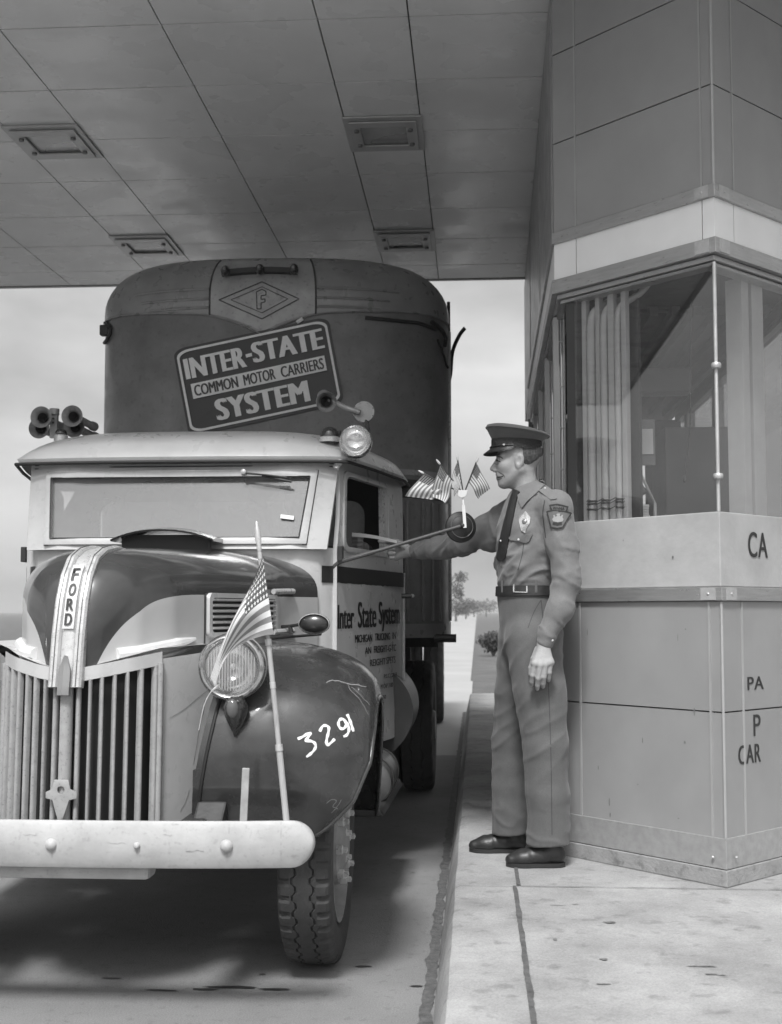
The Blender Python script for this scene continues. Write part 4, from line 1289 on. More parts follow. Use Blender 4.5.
# doors
dout = [(0, .675), (.2, .672), (1.0, .672), (1.0, 1.55), (1.0, 1.86), (.985, 1.95), (.93, 2.0), (.80, 2.02), (.45, 2.035), (.055, 2.03), (.03, 1.75), (0, 1.60), (0, 1.1)]
def rounded(lp, r, n=5):
    o_ = []
    m = len(lp)
    for i in range(m):
        p, c, nx_ = Vector(lp[i - 1]), Vector(lp[i]), Vector(lp[(i + 1) % m])
        a = c + (p - c).normalized() * r; b = c + (nx_ - c).normalized() * r
        for k in range(n + 1):
            t = k / n; o_.append(tuple(a * (1 - t) ** 2 + c * 2 * t * (1 - t) + b * t * t))
    return o_
dl = 1.1115
win = [(.085, 1.622), (.665, 1.622), (.672, 1.955), (.115, 1.955)]
winm = rounded([(q * dl, z) for q, z in win], .055)
for sg in (1, -1):
    nrm = Vector((1.08, -.263, 0)).normalized()
    def dfn(a, b, d, sg=sg, nrm=nrm):
        u, y = dq(a / dl)
        curve = -.03 * max(0, (a / dl - .9) / .1) ** 2 - .02 * max(0, (b - 1.75) / .3) ** 2
        p = Vector((u, y, b)) + nrm * (d + curve)
        return (sg * p.x, p.y, p.z)
    g = G(); g.plate(densify([(q * dl, z) for q, z in dout], 3), [winm], dfn, .02)
    door = tobj('door', g, mat('door_pale_paint', .47, .34, var=.10, vscale=5, coat=.25, rvar=.1), truck, 40, fixn=True)
    if sg == 1: D1 = door; dfn1 = dfn
    # raised window surround
    wo2 = rounded([((q + (-.028 if q < .4 else .028)) * dl, z + (-.025 if z < 1.8 else .025)) for q, z in win], .07)
    g = G(); g.plate(wo2, [winm], lambda a, b, d: dfn(a, b, .02 + d), .010); tobj('window_frame', g, LIGHTP, door, 30, bevel=.003, fixn=True)
    g = G(); g.plate([(.62 * dl, 1.625), (.66 * dl, 1.625), (.668 * dl, 1.955), (.63 * dl, 1.955)], [], lambda a, b, d: dfn(a, b, -.006 + d), .02); tobj('window_channel', g, BRIGHT, door, 0, fixn=True)
    # black stripe
    g = G(); n = 40; top = []; bot = []
    for k in range(n + 1):
        a = (-.0 + .955 * k / n) * dl
        top.append(dfn(a, 1.528 + .002 * noise.noise(Vector((k * .9, 1, 0))), .0213)); bot.append(dfn(a, 1.452 + .006 * noise.noise(Vector((k * .7, 5, 0))), .0213))
    g.loft([top, bot], False, flip=(sg < 0)); tobj('paint_stripe', g, STRIPEP, door, 0, fixn=False)
    # hinge plates, handle, bright rear edge
    for z in (1.585, .9):
        g = G(); g.obox(dfn(.02, z, .03), (.0, .03, 0), (sg * .012, 0, 0), (0, 0, .035)); hp = tobj('hinge', g, BLACKM, door, 0, bevel=.004)
    g = G(); h0, h1 = dfn(.90 * dl, 1.405, .02), dfn(.90 * dl, 1.405, .065); h2 = dfn(.99 * dl, 1.407, .07)
    g.tube([h0, h1, h2], [.014, .012, .012], 10); tobj('door_handle', g, mat('dark_handle', .07, .3, metal=.6), door)
    g = G(); g.tube([dfn(.965 * dl, z, .018) for z in (.70, 1.0, 1.3, 1.53)], .008, 8); tobj('door_edge', g, LIGHTP, door)
# stripe continues over the cowl side
for sg in (1, -1):
    g = G(); cs = [(.655, 5.362), (.685, 5.395), (.70, 5.418)]
    g.loft([[(sg * (u + .0025), y - .003, 1.528) for u, y in cs], [(sg * (u + .0025), y - .003, 1.452) for u, y in cs]], False, flip=(sg < 0)); tobj('paint_stripe', g, STRIPEP, cab, 0)
# door lettering
def letter_line(s, px0, px1, z0, z1, bold=.012, spacing=1.0, slope=0.0):
    def q_of(px):
        d = ray(px, 612); A = Vector((.70 + CX, 5.42)); B = Vector((.963 + CX, 6.50)); n = Vector((B.y - A.y, -(B.x - A.x)))
        t = n.dot(A) / (n.x * d.x + n.y * d.y); return (Vector((d.x, d.y)) * t - A).length
    a0, a1 = q_of(px0), q_of(px1)
    g = G(); put_text(g, s, lambda a, b, k: dfn1(a0 + (a1 - a0) * a, z0 + (z1 - z0) * b + slope * a, .0212 + k * .0003), spacing=spacing, bold=bold)
    tobj('door_lettering', g, LETP, D1, 0)
letter_line('Inter', 331.5, 349.5, 1.243, 1.352, .022)
letter_line('State', 354, 372, 1.245, 1.368, .022)
letter_line('System', 375, 395.5, 1.222, 1.372, .018)
g = G(); g.plate([(.225 + .008 * math.cos(a), 1.308 + .006 * math.sin(a)) for a in [R_(30 * k) for k in range(12)]], [], lambda a, b, d: dfn1(a, b, .0206 + d), .001); tobj('lettering_dot', g, LETP, D1, 0)
letter_line('MICHIGAN', 351, 368, 1.175, 1.212, .008); letter_line('TRUCKING', 371, 386, 1.178, 1.214, .008); letter_line('IN', 388.5, 392, 1.180, 1.215, .02)
letter_line('AN', 361, 367, 1.117, 1.150, .02); letter_line('FREIGHT-G-TC', 370, 392, 1.117, 1.152, .006)
letter_line('REIGHT', 366, 381.5, 1.055, 1.088, .008); letter_line('SPETS', 382.5, 391.5, 1.056, 1.091, .008)
letter_line('P.S.C.I.20 B', 380, 393, .985, 1.006, .004); letter_line('M CAP 3100', 377, 389, .935, .958, .004); letter_line('50', 379, 382, .882, .902, .02)

# roof
def roof_pt(a, b):
    s = -1 + 2 * a; t = b
    hwid = interp(t, [0, .3, .7, .9, 1], [.765, .865, .975, .985, .94])
    y = 5.335 + 1.22 * t + .05 * abs(s) ** 2.5 * (1 - t) * 1.0
    ft_ = (1 - (1 - min(t / .42, 1)) ** 2.2) ** .5 if t < .42 else 1
    bt = (1 - (max(t - .8, 0) / .2) ** 2.4) ** .5 if t < 1 else 0
    z = 2.012 + .172 * (max(1 - abs(s) ** 4.5, 0)) ** .6 * ft_ * bt + .012
    return (s * hwid, y, z)
g = G(); g.grid(roof_pt, 48, 40)
edge = [roof_pt(k / 40, 0) for k in range(41)] + [roof_pt(1, k / 30) for k in range(1, 31)] + [roof_pt(1 - k / 40, 1) for k in range(1, 41)] + [roof_pt(0, 1 - k / 30) for k in range(1, 30)]
g.loft([edge + edge[:1], [(p[0] * .985, p[1] + (.01 if p[1] < 5.5 else -.01 if p[1] > 6.4 else 0), p[2] - .022) for p in edge + edge[:1]]], False)
roof = tobj('roof', g, ROOFP, truck, 60)
g = G().tube([Vector(p) + Vector((.004 * (1 if p[0] > 0 else -1), -.002, -.024)) for p in edge + edge[:1]], .008, 8); tobj('drip_rail', g, RUBBERD, roof)
# back, floor, seat
rw = rrect(-.74, .74, 1.66, 1.93, .08)
g = G(); g.plate(densify(rounded([(-.955, .62), (.955, .62), (.96, 1.85), (.85, 2.05), (-.85, 2.05), (-.96, 1.85)], .05), 2), [rw], lambda a, b, d: (a, 6.545 + .01 - d, b), .02)
bk = tobj('cab_back', g, INSIDE, truck, 30)
g = G().add([(-.75, 6.547, 1.65), (.75, 6.547, 1.65), (.75, 6.547, 1.94), (-.75, 6.547, 1.94)], [(0, 1, 2, 3)]); tobj('rear_window', g, glassy('grey_film_glass', .8, 1.5, film=.35, filmv=.32), bk, 0)  # pane carries a pale grey film
g = G().box(-.68, .68, 5.45, 6.5, .66, .70); tobj('cab_floor', g, INSIDE, truck, 0)
g = G().box(-.68, .68, 5.95, 6.40, .95, 1.12); g.box(-.70, .70, 6.36, 6.48, 1.1, 1.62); tobj('bench_seat', g, INSIDE, truck, 0, bevel=.03)
g = G(); g.lathe([(.195 + .013 * math.cos(R_(k * 45)), .013 * math.sin(R_(k * 45))) for k in range(9)], (.38, 5.72, 1.52), Vector((0, -.6, .8)), 32)
sw = tobj('steering_wheel', g, RUBBERD, truck, 60)
g = G(); c = Vector((.38, 5.72, 1.52)); a1_ = Vector((0, -.6, .8))
for k in range(3):
    a = R_(90 + 120 * k); r1 = Vector((1, 0, 0)) * math.cos(a) + Vector((0, .8, .6)) * math.sin(a)
    g.tube([c - a1_ * .03, c + r1 * .19], .008, 6)
g.tube([c - a1_ * .03, c - a1_ * .55], .018, 8); tobj('spokes', g, RUBBERD, sw)
g = G(); g.grid(lambda a, b: (-.66 + 1.32 * a, 5.33 + .22 * b, 1.60 + .01 * math.sin(b * 3)), 4, 4); tobj('dashboard', g, INSIDE, truck)

# ---- lamps, horns and mirrors
def lamp_lens(nm, m, parent, c, ax, r, bulge):
    return tobj(nm, G().lathe([(r, 0), (r * .8, bulge * .45), (r * .45, bulge * .85), (0, bulge)], c, ax, 28), m, parent, 60)
c = tu(355.5, 441, 5.36); ax = Vector((-.05, -1, .12)).normalized()
g = G().lathe([(.066, .005), (.071, .012), (.075, .006), (.076, -.01), (.072, -.04), (.056, -.08), (.03, -.105), (0, -.11)], c, ax, 32); sp_ = tobj('spotlight', g, CHROME, truck, 45)
lamp_lens('lens', LENSG, sp_, c, ax, .067, .014)
g = G(); rf = [(.066, .002), (.055, -.025), (.03, -.045), (0, -.05)]; g.lathe(rf, c, ax, 28); tobj('reflector', g, MATS['silver_reflector'], sp_, 60)
b0 = tu(340, 462, 5.40)
g = G().tube([c - ax * .1, c - ax * .11 + Vector((-.01, .02, -.05)), b0 + Vector((0, .01, .01)), b0 + Vector((-.02, 0, -.03))], [.014, .012, .014, .016], 10); g.ball(b0, .018, 12); tobj('spotlight_bracket', g, BRIGHT, sp_)
# fog of small clearance lamp on the roof edge
c = tu(329.5, 434, 5.48); g = G().lathe([(.043, 0), (.040, .02), (.030, .036), (.014, .043), (0, .044)], c + Vector((0, 0, -.012)), (0, 0, 1), 22); cl_ = tobj('clearance_lamp', g, mat('smoked_lens', .03, .15, coat=.5), truck, 60)
g = G().lathe([(.05, -.02), (.05, .0), (.044, .006), (0, .006)], c + Vector((0, 0, -.02)), (0, 0, 1), 22); tobj('base', g, BRIGHT, cl_)
g = G().ball(c + Vector((.045, .0, .004)), .013, 10); tobj('side_stud', g, BLACKM, cl_)
# horn with its round diaphragm on the right of the roof
HORNM = mat('horn_dull_metal', .26, .5, metal=.4, var=.25, vscale=14, rvar=.1)
c = tu(326.5, 402, 5.62); ax = Vector((.22, -1, -.38)).normalized()
g = G().lathe([(.046, 0), (.043, -.012), (.034, -.05), (.030, -.12), (.033, -.15)], c, ax, 28)
g.lathe([(.046, 0), (.041, -.008), (.027, -.03), (.014, -.06), (.0, -.075)], c, ax, 28)
g2 = G().lathe([(.048, .001), (.05, -.004), (.048, -.009), (.044, -.004), (.048, .001)], c, ax, 28)
hn = tobj('air_horn', g, HORNM, truck, 60); tobj('bell_rim', g2, HORNM, hn, 60)
g = G().lathe([(.026, 0), (.018, -.02), (0, -.045)], c + ax * -.015, ax, 20); tobj('bell_throat', g, RUBBERD, hn)
dsc = tu(364, 412, 5.64)
g = G().tube([c - ax * .055 + Vector((.02, 0, 0)), tu(345, 407.5, 5.62), tu(360, 412.5, 5.61)], [.014, .013, .012], 10); tobj('horn_tube', g, HORNM, hn)
g = G().lathe([(0, .012), (.050, .010), (.053, .0), (.050, -.022), (0, -.03)], dsc, (0, -1, 0), 30)
dp = tobj('diaphragm', g, HORNM, hn, 40)
for k in range(8):
    a = R_(22 + 45 * k); g = G().ball((dsc.x + .046 * math.cos(a), dsc.y - .012, dsc.z + .046 * math.sin(a)), .0035, 8); tobj('rivet', g, CHROME, dp)
g = G().tube([dsc + Vector((.01, 0, -.04)), dsc + Vector((.02, -.01, -.10)), dsc + Vector((0.01, -.02, -.2))], .012, 8); tobj('horn_bracket', g, BLACKM, hn)
# twin trumpets on the other end of the roof
for dxp, first in ((0, True),):
    st = tu(54, 432, 5.75)
    g = G().box(st.x - .018, st.x + .018, st.y - .012, st.y + .012, st.z - .03, st.z + .085); g.lathe([(0, 0), (.024, 0), (.024, .03), (0, .032)], (st.x, st.y, st.z + .085), (0, 0, 1), 18)
    hs = tobj('horn_stand', g, HORNM, truck, 30)
    g = G()
    for z in (.065, .045): g.lathe([(.005, 0), (.005, .003), (0, .003)], (st.x, st.y - .012, st.z + z), (0, -1, 0), 10)
    tobj('stand_hole_shade', g, RUBBERD, hs)  # black discs stand in for the shade inside drilled holes
    for px, py, dy in ((72, 416, 0), (74, 427, .10), (41, 417, 0), (39, 428, .1)):
        c = tu(px, py, 5.68 + dy); ax = Vector((0, -1, 0))
        g = G().lathe([(.053, 0), (.048, -.012), (.036, -.03), (.026, -.06), (.02, -.12), (.018, -.3), (.024, -.31), (.024, -.34), (0, -.345)], c, ax, 28)
        g.lathe([(.053, 0), (.045, -.008), (.030, -.024), (.018, -.05), (0, -.07)], c, ax, 28)
        tp = tobj('trumpet_horn', g, HORNM, truck, 60)
        g = G().lathe([(.024, 0), (.018, -.02), (0, -.04)], c + Vector((0, .018, 0)), ax, 20); tobj('bell_throat', g, RUBBERD, tp)
    for dpx in (0,):
        c = tu(61, 434, 5.70); g = G().ball(c, (.030, .03, .026), 14); lm = tobj('clearance_lamp', g, MATS['smoked_lens'], truck); g = G().lathe([(.034, -.03), (.034, 0), (.03, .006), (0, .006)], c + Vector((0, 0, -.012)), (0, 0, 1), 20); tobj('base', g, BRIGHT, lm)
# oval fender mirror/reflector on its stalk, seen edge on
c = tu(314.5, 624, 4.98)
g = G().ball(c, (.066, .035, .044), 22); rm = tobj('cowl_lamp', g, mat('dark_mirror_shell', .06, .25, metal=.6), truck, 60)
g = G().lathe([(.062, 0), (.066, .004), (.062, .010)], c + Vector((0, -.012, 0)), (0, -1, 0), 28)
g.v = [(p[0], p[1], c.z + (p[2] - c.z) * .66) for p in g.v]; tobj('rim', g, BRIGHT, rm)
g = G().tube([c + Vector((-.05, .02, .0)), tu(290, 626, 5.05), tu(278, 627, 5.1)], .007, 8); g.tube([tu(290, 626, 5.05), tu(291, 633, 5.05)], [.008, .012], 8); tobj('stalk', g, BLACKM, rm)
# long mirror arm from the door hinge, round mirror seen from the back, with a bracket that holds four flags
m0, m1 = tu(337, 563, 5.42), tu(462.5, 525.5, 5.30)
g = G().tube([m0 + Vector((-.03, .01, -.03)), m0 + Vector((.01, 0, .005)), m0 + (m1 - m0) * .3, m0 + (m1 - m0) * .32, m1], [.012, .011, .0105, .0085, .0075], 10)
arm = tobj('mirror_arm', g, mat('arm_grey', .10, .4, metal=.4, var=.2), truck)
mc = tu(461, 527, 5.34); ax = Vector((.28, -1, .05)).normalized()
g = G().lathe([(.0, .030), (.02, .029), (.040, .024), (.056, .013), (.068, .006), (.070, 0), (.070, -.01), (.064, -.014), (0, -.014)], mc, ax, 36); mr_ = tobj('round_mirror', g, RUBBERD, arm, 25)
g = G().lathe([(.052, .0175), (.050, .020), (.048, .0185)], mc, ax, 36); tobj('mirror_groove', g, mat('groove_grey', .10, .4), arm)
f0, f1, f2 = tu(465, 526, 5.295), tu(463.5, 505, 5.295), tu(462, 490, 5.30)
g = G().bar(f0 + Vector((0, 0, -.008)), f1, .014, .004, up=(0, 1, 0)); g.bar(f1, f2 + Vector((0, 0, -.0)), .007, .004, up=(0, 1, 0))
br = tobj('flag_bracket', g, mat('white_bracket', .62, .4), arm, 0)
g = G(); cb = tu(462, 493, 5.30)
g.plate([(.022 * math.cos(R_(a)), .022 * math.sin(R_(a)) ) for a in range(180, 361, 20)] + [(.026, .012), (-.026, .012)], [], lambda a, b, d: (cb.x + a, cb.y - d, cb.z + b), .012)
tobj('flag_holder', g, MATS['white_bracket'], arm, 0, bevel=.002, fixn=True)
g = G().ball(m1, .012, 10); tobj('arm_knob', g, BLACKM, arm)

# ================================================================== SEMI TRAILER
TBODY = mat('trailer_body_paint', .15, .38, var=.28, vscale=4, bump=.05, bscale=12, rvar=.1, speck=.2, sspeck=30)
TCAP = mat('trailer_cap_paint', .25, .33, metal=.2, var=.2, vscale=6, bump=.04, bscale=12, rvar=.1)
TPANEL = mat('trailer_emblem_panel', .33, .38, metal=.15, var=.18, vscale=8, rvar=.1, speck=.25, sspeck=40)
SIGND = mat('sign_dark_enamel', .018, .35, var=.15); SIGNL = mat('sign_pale_enamel', .72, .45, var=.08, vscale=20)
ANG = 1.4
trailer = thing('semi_trailer', 'tall dark box trailer with rounded front behind the cab', 'trailer', (CX, 7.45, 0), org=(0, 0, 0))
trailer.rotation_euler = (0, 0, R_(ANG))
TW, TD = 1.182, .78
MT = Matrix.Translation((CX, 7.45, 0)) @ Matrix.Rotation(R_(ANG), 4, 'Z'); MTI = MT.inverted()
def plan(s, sc=1.0, e=0.0):
    th = s * math.pi / 2; n_ = 2.7
    u = TW * math.copysign(abs(math.sin(th)) ** (2 / n_), s); d = TD - TD * max(math.cos(th), 0) ** (2 / n_)
    u *= sc; d = TD - (TD - d) * sc
    n = Vector((u / TW ** 1, (d - TD) / TD * 1.0, 0)); n = n.normalized() if n.length > 0 else Vector((0, -1, 0))
    return Vector((u + n.x * e, d + n.y * e, 0))
ZT0, ZT1, INS = 3.33, 3.625, .32
def level(k):      # 0..1 round the top edge -> (z, scale)
    a = k * math.pi / 2
    return ZT0 + (ZT1 - ZT0) * math.sin(a), 1 - INS / TW * (1 - math.cos(a))
def toobj(name, g, m, parent=trailer, smooth=35, bevel=0, **k): return obj(name, g, m, parent, smooth, bevel, **k)
NS = 64; LEN = 8.0
def full_ring(z, sc, e=0):
    r = [plan(-1 + 2 * i / NS, sc, e) + Vector((0, 0, z)) for i in range(NS + 1)]
    return [Vector((-(TW * sc + e), LEN - (1 - sc) * .2, z))] + r + [Vector((TW * sc + e, LEN - (1 - sc) * .2, z))]
g = G()
rings = [full_ring(z, 1) for z in (1.19, 1.6, 2.2, 2.8, ZT0)] + [full_ring(*level(k / 8)) for k in range(1, 9)]
g.loft(rings, True, True, True)
tb = toobj('body', g, TBODY, smooth=40, fixn=True)
# lighter cap with a pointed apron in the middle
def zlow(u):
    a = min(abs(u) / .52, 1)
    return 3.075 + .150 * (1 - (1 - a) ** 2.0) + .05 * max(0, (abs(u) - .5) / .65)
def cap_pt(s, b, e):
    p = plan(s, 1); z0 = zlow(p.x)
    t = b
    if t < .5:
        z = z0 + (ZT0 - z0) * t / .5; sc = 1
    else: z, sc = level((t - .5) / .5)
    q = plan(s, sc, e if t < .95 else e * .3); q.z = z + (.004 if t > .5 else 0)
    return q
g = G(); g.grid(lambda a, b: cap_pt(-1 + 2 * a, b, .006), 96, 20)
toobj('front_cap', g, TCAP, tb, 50)
g = G(); g.tube([cap_pt(-1 + 2 * i / 96, 0, .008) for i in range(97)], .007, 6); toobj('cap_edge_bead', g, TCAP, tb)
# s for a given u
def s_of(u): return math.copysign((math.asin(min((abs(u) / TW), 1) ** (2.7 / 2)) / (math.pi / 2)), u)
g = G(); g.grid(lambda a, b: cap_pt(s_of(-.335 + .67 * a), .04 + .78 * b, .010), 40, 16); ep = toobj('emblem_panel', g, TPANEL, tb, 50)
for u in (-.337, .337):
    g = G().tube([cap_pt(s_of(u), k / 12 * .84, .010) for k in range(13)], .006, 6); toobj('panel_seam', g, mat('seam_dark', .04, .6), tb)
for sg in (-1, 1):
    for z, l_ in ((3.375, .86), (3.315, .80), (3.258, .74)):
        pts = []
        for k in range(16):
            u = sg * (.345 + (l_ - .345) * k / 15); s = s_of(u); p = plan(s, 1)
            zz0 = zlow(p.x)
            if z <= ZT0: b = .5 * (z - zz0) / (ZT0 - zz0)
            else: b = .5 + .5 * math.asin((z - ZT0) / (ZT1 - ZT0)) / (math.pi / 2)
            pts.append(cap_pt(s, b, .009))
        g = G().tube(pts, .009, 6, sx=1); toobj('trim_rib', g, TCAP, tb)
bpy.context.view_layer.update()
TB = BVHTree.FromPolygons([tuple(MT @ v.co) for o in (tb, ep) for v in o.data.vertices], [tuple(i + off for i in f.vertices) for o, off in ((tb, 0), (ep, len(tb.data.vertices))) for f in o.data.polygons])
def tl(g): g.v = [tuple(MTI @ Vector(p)) for p in g.v]; return g
def line_on(pts, r, nm, m, parent, off=.004, n=10, closed=False):
    q = []
    P2 = pts + (pts[:1] if closed else [])
    for a, b in zip(P2[:-1], P2[1:]):
        for k in range(n): q.append((a[0] + (b[0] - a[0]) * k / n, a[1] + (b[1] - a[1]) * k / n))
    q.append(P2[-1])
    w3 = []
    for p in q:
        h = cast(TB, *p)
        if h: w3.append(h[0] + h[1] * off)
    g = tl(G().tube(w3, r, 6)); return toobj(nm, g, m, parent)
EMB = mat('emblem_line', .07, .5)
line_on([(219, 300), (262, 282), (299, 299), (262, 319)], .0035, 'emblem_outline', EMB, ep, closed=True)
line_on([(231, 300), (262, 287), (288, 299), (262, 313)], .0022, 'emblem_outline', EMB, ep, closed=True)
line_on([(257, 309), (256.5, 292), (262, 289.5), (266, 291.5), (266, 295), (261, 296), (261, 299.5), (265, 299), (265, 302), (261, 303), (261, 309), (257, 309)], .003, 'emblem_letter', EMB, ep)
# three-lamp marker bar
g = G(); rings = []
p0, p1 = at(222, 273, 7.44), at(297, 271, 7.44)
for k in range(17):
    p = p0 + (p1 - p0) * k / 16; h = .020
    p.z += .012 * math.sin(k / 16 * math.pi); 
    rings.append([(p.x, p.y + .02, p.z - h), (p.x, p.y - .02, p.z - h * .8), (p.x, p.y - .02, p.z + h * .8), (p.x, p.y + .02, p.z + h)])
g.loft(rings, True, True, True)
mb = toobj('marker_lamp_bar', tl(g), BLACKM, trailer, 30, fixn=True)
for px, py in ((225.5, 271), (260, 269.5), (294, 269.5)):
    c = at(px, py, 7.42); g = tl(G().ball(c, (.030, .045, .036), 16)); ml = toobj('marker_lamp', g, MATS['smoked_lens'], mb)
    g = tl(G().ball(c + Vector((.0, -.036, .006)), (.012, .014, .014), 12)); toobj('lens', g, mat('marker_lens', .16, .12, coat=.4), ml)
# big enamelled sign
sc_ = (259, 377); ang = R_(12.2)
ex = np.array((math.cos(ang), -math.sin(ang))); ey = np.array((-math.sin(ang) * .86, -math.cos(ang)))   # picture units: right, up
sgW, sgH = 158, 89
def spx(a, b): return tuple(np.array(sc_) + ex * (a - .5) * sgW + ey * (b - .5) * sgH)
def scast(a, b, off):
    p = spx(a, b); h = cast(TB, *p)
    return h[0] + h[1] * off if h else at(p[0], p[1], 7.6)
def signplate(nm, lp, holes, off, th, m, parent, cuts=1):
    g = G().plate(lp, holes, lambda a, b, d: scast(a, b, off + d), th, cuts=cuts)
    return toobj(nm, tl(g), m, parent, 0, fixn=True)
R2 = lambda x0, y0, x1, y1, r: [(x0 + (x - 0) * (x1 - x0), y0 + y * (y1 - y0)) for x, y in rrect(0, 1, 0, 1, r, 6)]
sign = signplate('sign_plate', R2(0, 0, 1, 1, .085), [], .004, .010, SIGND, trailer, 2)
signplate('sign_border', densify(R2(.018, .032, .982, .968, .085), 2), [densify(R2(.033, .058, .967, .942, .078), 2)], .0195, .002, SIGNL, sign, 0)
signplate('sign_band', densify([(.072, .405), (.93, .405), (.93, .575), (.072, .575)], 10), [], .0195, .002, SIGNL, sign, 1)
def stext(s, a0, a1, b0, b1, m, off, bold, nm, sp=1.0):
    g = G(); put_text(g, s, lambda a, b, k: scast(a0 + (a1 - a0) * a, b0 + (b1 - b0) * b, off + k * .0004), bold=bold, spacing=sp); toobj(nm, tl(g), m, sign, 0)
stext('INTER', .060, .435, .635, .865, SIGNL, .0215, .022, 'sign_lettering', 1.05); stext('STATE', .495, .935, .655, .885, SIGNL, .0215, .022, 'sign_lettering', 1.05)
signplate('sign_hyphen', [(.445, .735), (.485, .737), (.485, .775), (.445, .773)], [], .0195, .002, SIGNL, sign, 0)
stext('COMMON', .09, .365, .428, .552, SIGND, .0240, .010, 'sign_lettering'); stext('MOTOR', .405, .605, .428, .552, SIGND, .0240, .012, 'sign_lettering'); stext('CARRIERS', .645, .915, .428, .552, SIGND, .0240, .008, 'sign_lettering')
stext('SYSTEM', .205, .785, .105, .345, SIGNL, .0215, .018, 'sign_lettering', 1.08)
g = tl(G().tube([scast(.80, 1.0, .02), scast(.84, 1.03, .02)], .012, 6)); toobj('sign_clip', g, SIGNL, sign)
# hooks, strap and rope ends on the body corners
for pts, r in (([(103, 322), (108, 324), (112, 329), (110, 338), (105, 344)], .012), ([(365, 318), (385, 320), (405, 322), (420, 324), (434, 330)], .012), ([(430, 322), (440, 330), (444, 338), (443, 346)], .014), ([(436, 340), (441, 352), (446, 368)], .008)):
    w3 = []
    for p in [tuple(q)[:2] for q in smoothpath([Vector((*a, 0)) for a in pts], 4)]:
        h = cast(TB, *p)
        if h: w3.append(h[0] + h[1] * (.012 + .006 * noise.noise(Vector((p[0] * .3, p[1] * .3, 0)))))
    if len(w3) > 2: toobj('rope_hook', tl(G().tube(w3, r, 8)), BLACKM, tb)
g = G()
h = cast(TB, 108, 331) or cast(TB, 112, 331); g.obox(h[0] + h[1] * .02, (.03, 0, 0), (0, .03, 0), (0, 0, .035))
toobj('corner_hook_plate', tl(g), BLACKM, tb, 0, bevel=.008)
g = tl(G().tube(smoothpath([at(447, 388, 8.3), at(450.5, 374, 8.3), at(452.5, 352, 8.3), at(459, 336, 8.3), at(465, 328, 8.3)], 5), [.016] * 21, 6, sx=.5)); toobj('loose_strap', g, RUBBERD, tb)
g = tl(G().tube([at(448.5, 302, 8.3), at(449, 360, 8.3)], .012, 6)); toobj('side_lamp_strip', g, BLACKM, tb)
# lower rails, side panels and frame
g = G()
for z, e, h in ((1.20, .012, .045), (2.215, .010, .018)):
    r = [plan(-1 + 2 * i / NS, 1, e) for i in range(NS + 1)]
    r2 = [Vector((-(TW + e), LEN, 0))] + r + [Vector((TW + e, LEN, 0))]
    g.loft([[p + Vector((0, 0, z - h)) for p in r2], [p + Vector((0, 0, z + h)) for p in r2]], False)
toobj('rub_rail', g, TCAP, tb, 40)
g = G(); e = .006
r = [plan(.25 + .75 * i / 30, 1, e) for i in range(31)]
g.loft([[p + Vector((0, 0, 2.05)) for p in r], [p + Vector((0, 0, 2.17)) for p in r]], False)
toobj('painted_recess_shade', g, BLACKM, tb, 40)  # black strip laid on the body as the shade of a recess
for s in (.50, .60, .68, .76):
    p = plan(s, 1, .006); toobj('front_rib', G().tube([p + Vector((0, 0, 1.26)), p + Vector((0, 0, 2.03))], .012, 8), TBODY, tb)
p = plan(.97, 1, .004); toobj('corner_moulding', G().tube([p + Vector((0, 0, 1.26)), p + Vector((0, 0, 3.25))], .014, 8), BRIGHT, tb)
g = G().tube([(TW - .1, .35, 1.15), (TW + .045, .35, 1.15)], .028, 10); g.tube([(-TW + .1, .35, 1.15), (-TW - .045, .35, 1.15)], .028, 10); toobj('corner_peg', g, BLACKM, tb)
g = G()
for u in (-.42, .42): g.box(u - .05, u + .05, .4, LEN - .1, .98, 1.185)
for y in (1.5, 3, 4.5, 6, 7.6): g.box(-1.1, 1.1, y - .04, y + .04, 1.06, 1.184)
toobj('chassis_beams', g, BLACKM, trailer, 0)
g = G()
g.tube([(-.95, 7.05, .53), (.95, 7.05, .53)], .06, 10)
for sg in (-1, 1): g.box(sg * .5 - .04, sg * .5 + .04, 6.5, 7.6, .62, .98)
toobj('trailer_axle', g, BLACKM, trailer, 0)
for sg in (1, -1):
    for u in (1.005, .745):
        g = G(); tyre_geo(g, sg * u, 7.05, .53, .53, .12, sg, na=132); tt = toobj('tyre', g, RUBBER, trailer, 28)
        g = G().lathe([(.34, .0), (.33, .03), (.2, -.03), (.12, .0), (.1, .06), (0, .065)], (sg * (u + .06), 7.05, .53), (sg, 0, 0), 28); toobj('rim', g, WHEELP, tt, 40)
for sg in (-1, 1):
    g = G(); g.box(sg * .8 - .04, sg * .8 + .04, 3.3, 3.38, .35, 1.0); g.box(sg * .8 - .1, sg * .8 + .1, 3.24, 3.44, .33, .36); toobj('landing_leg', g, BLACKM, trailer, 0)

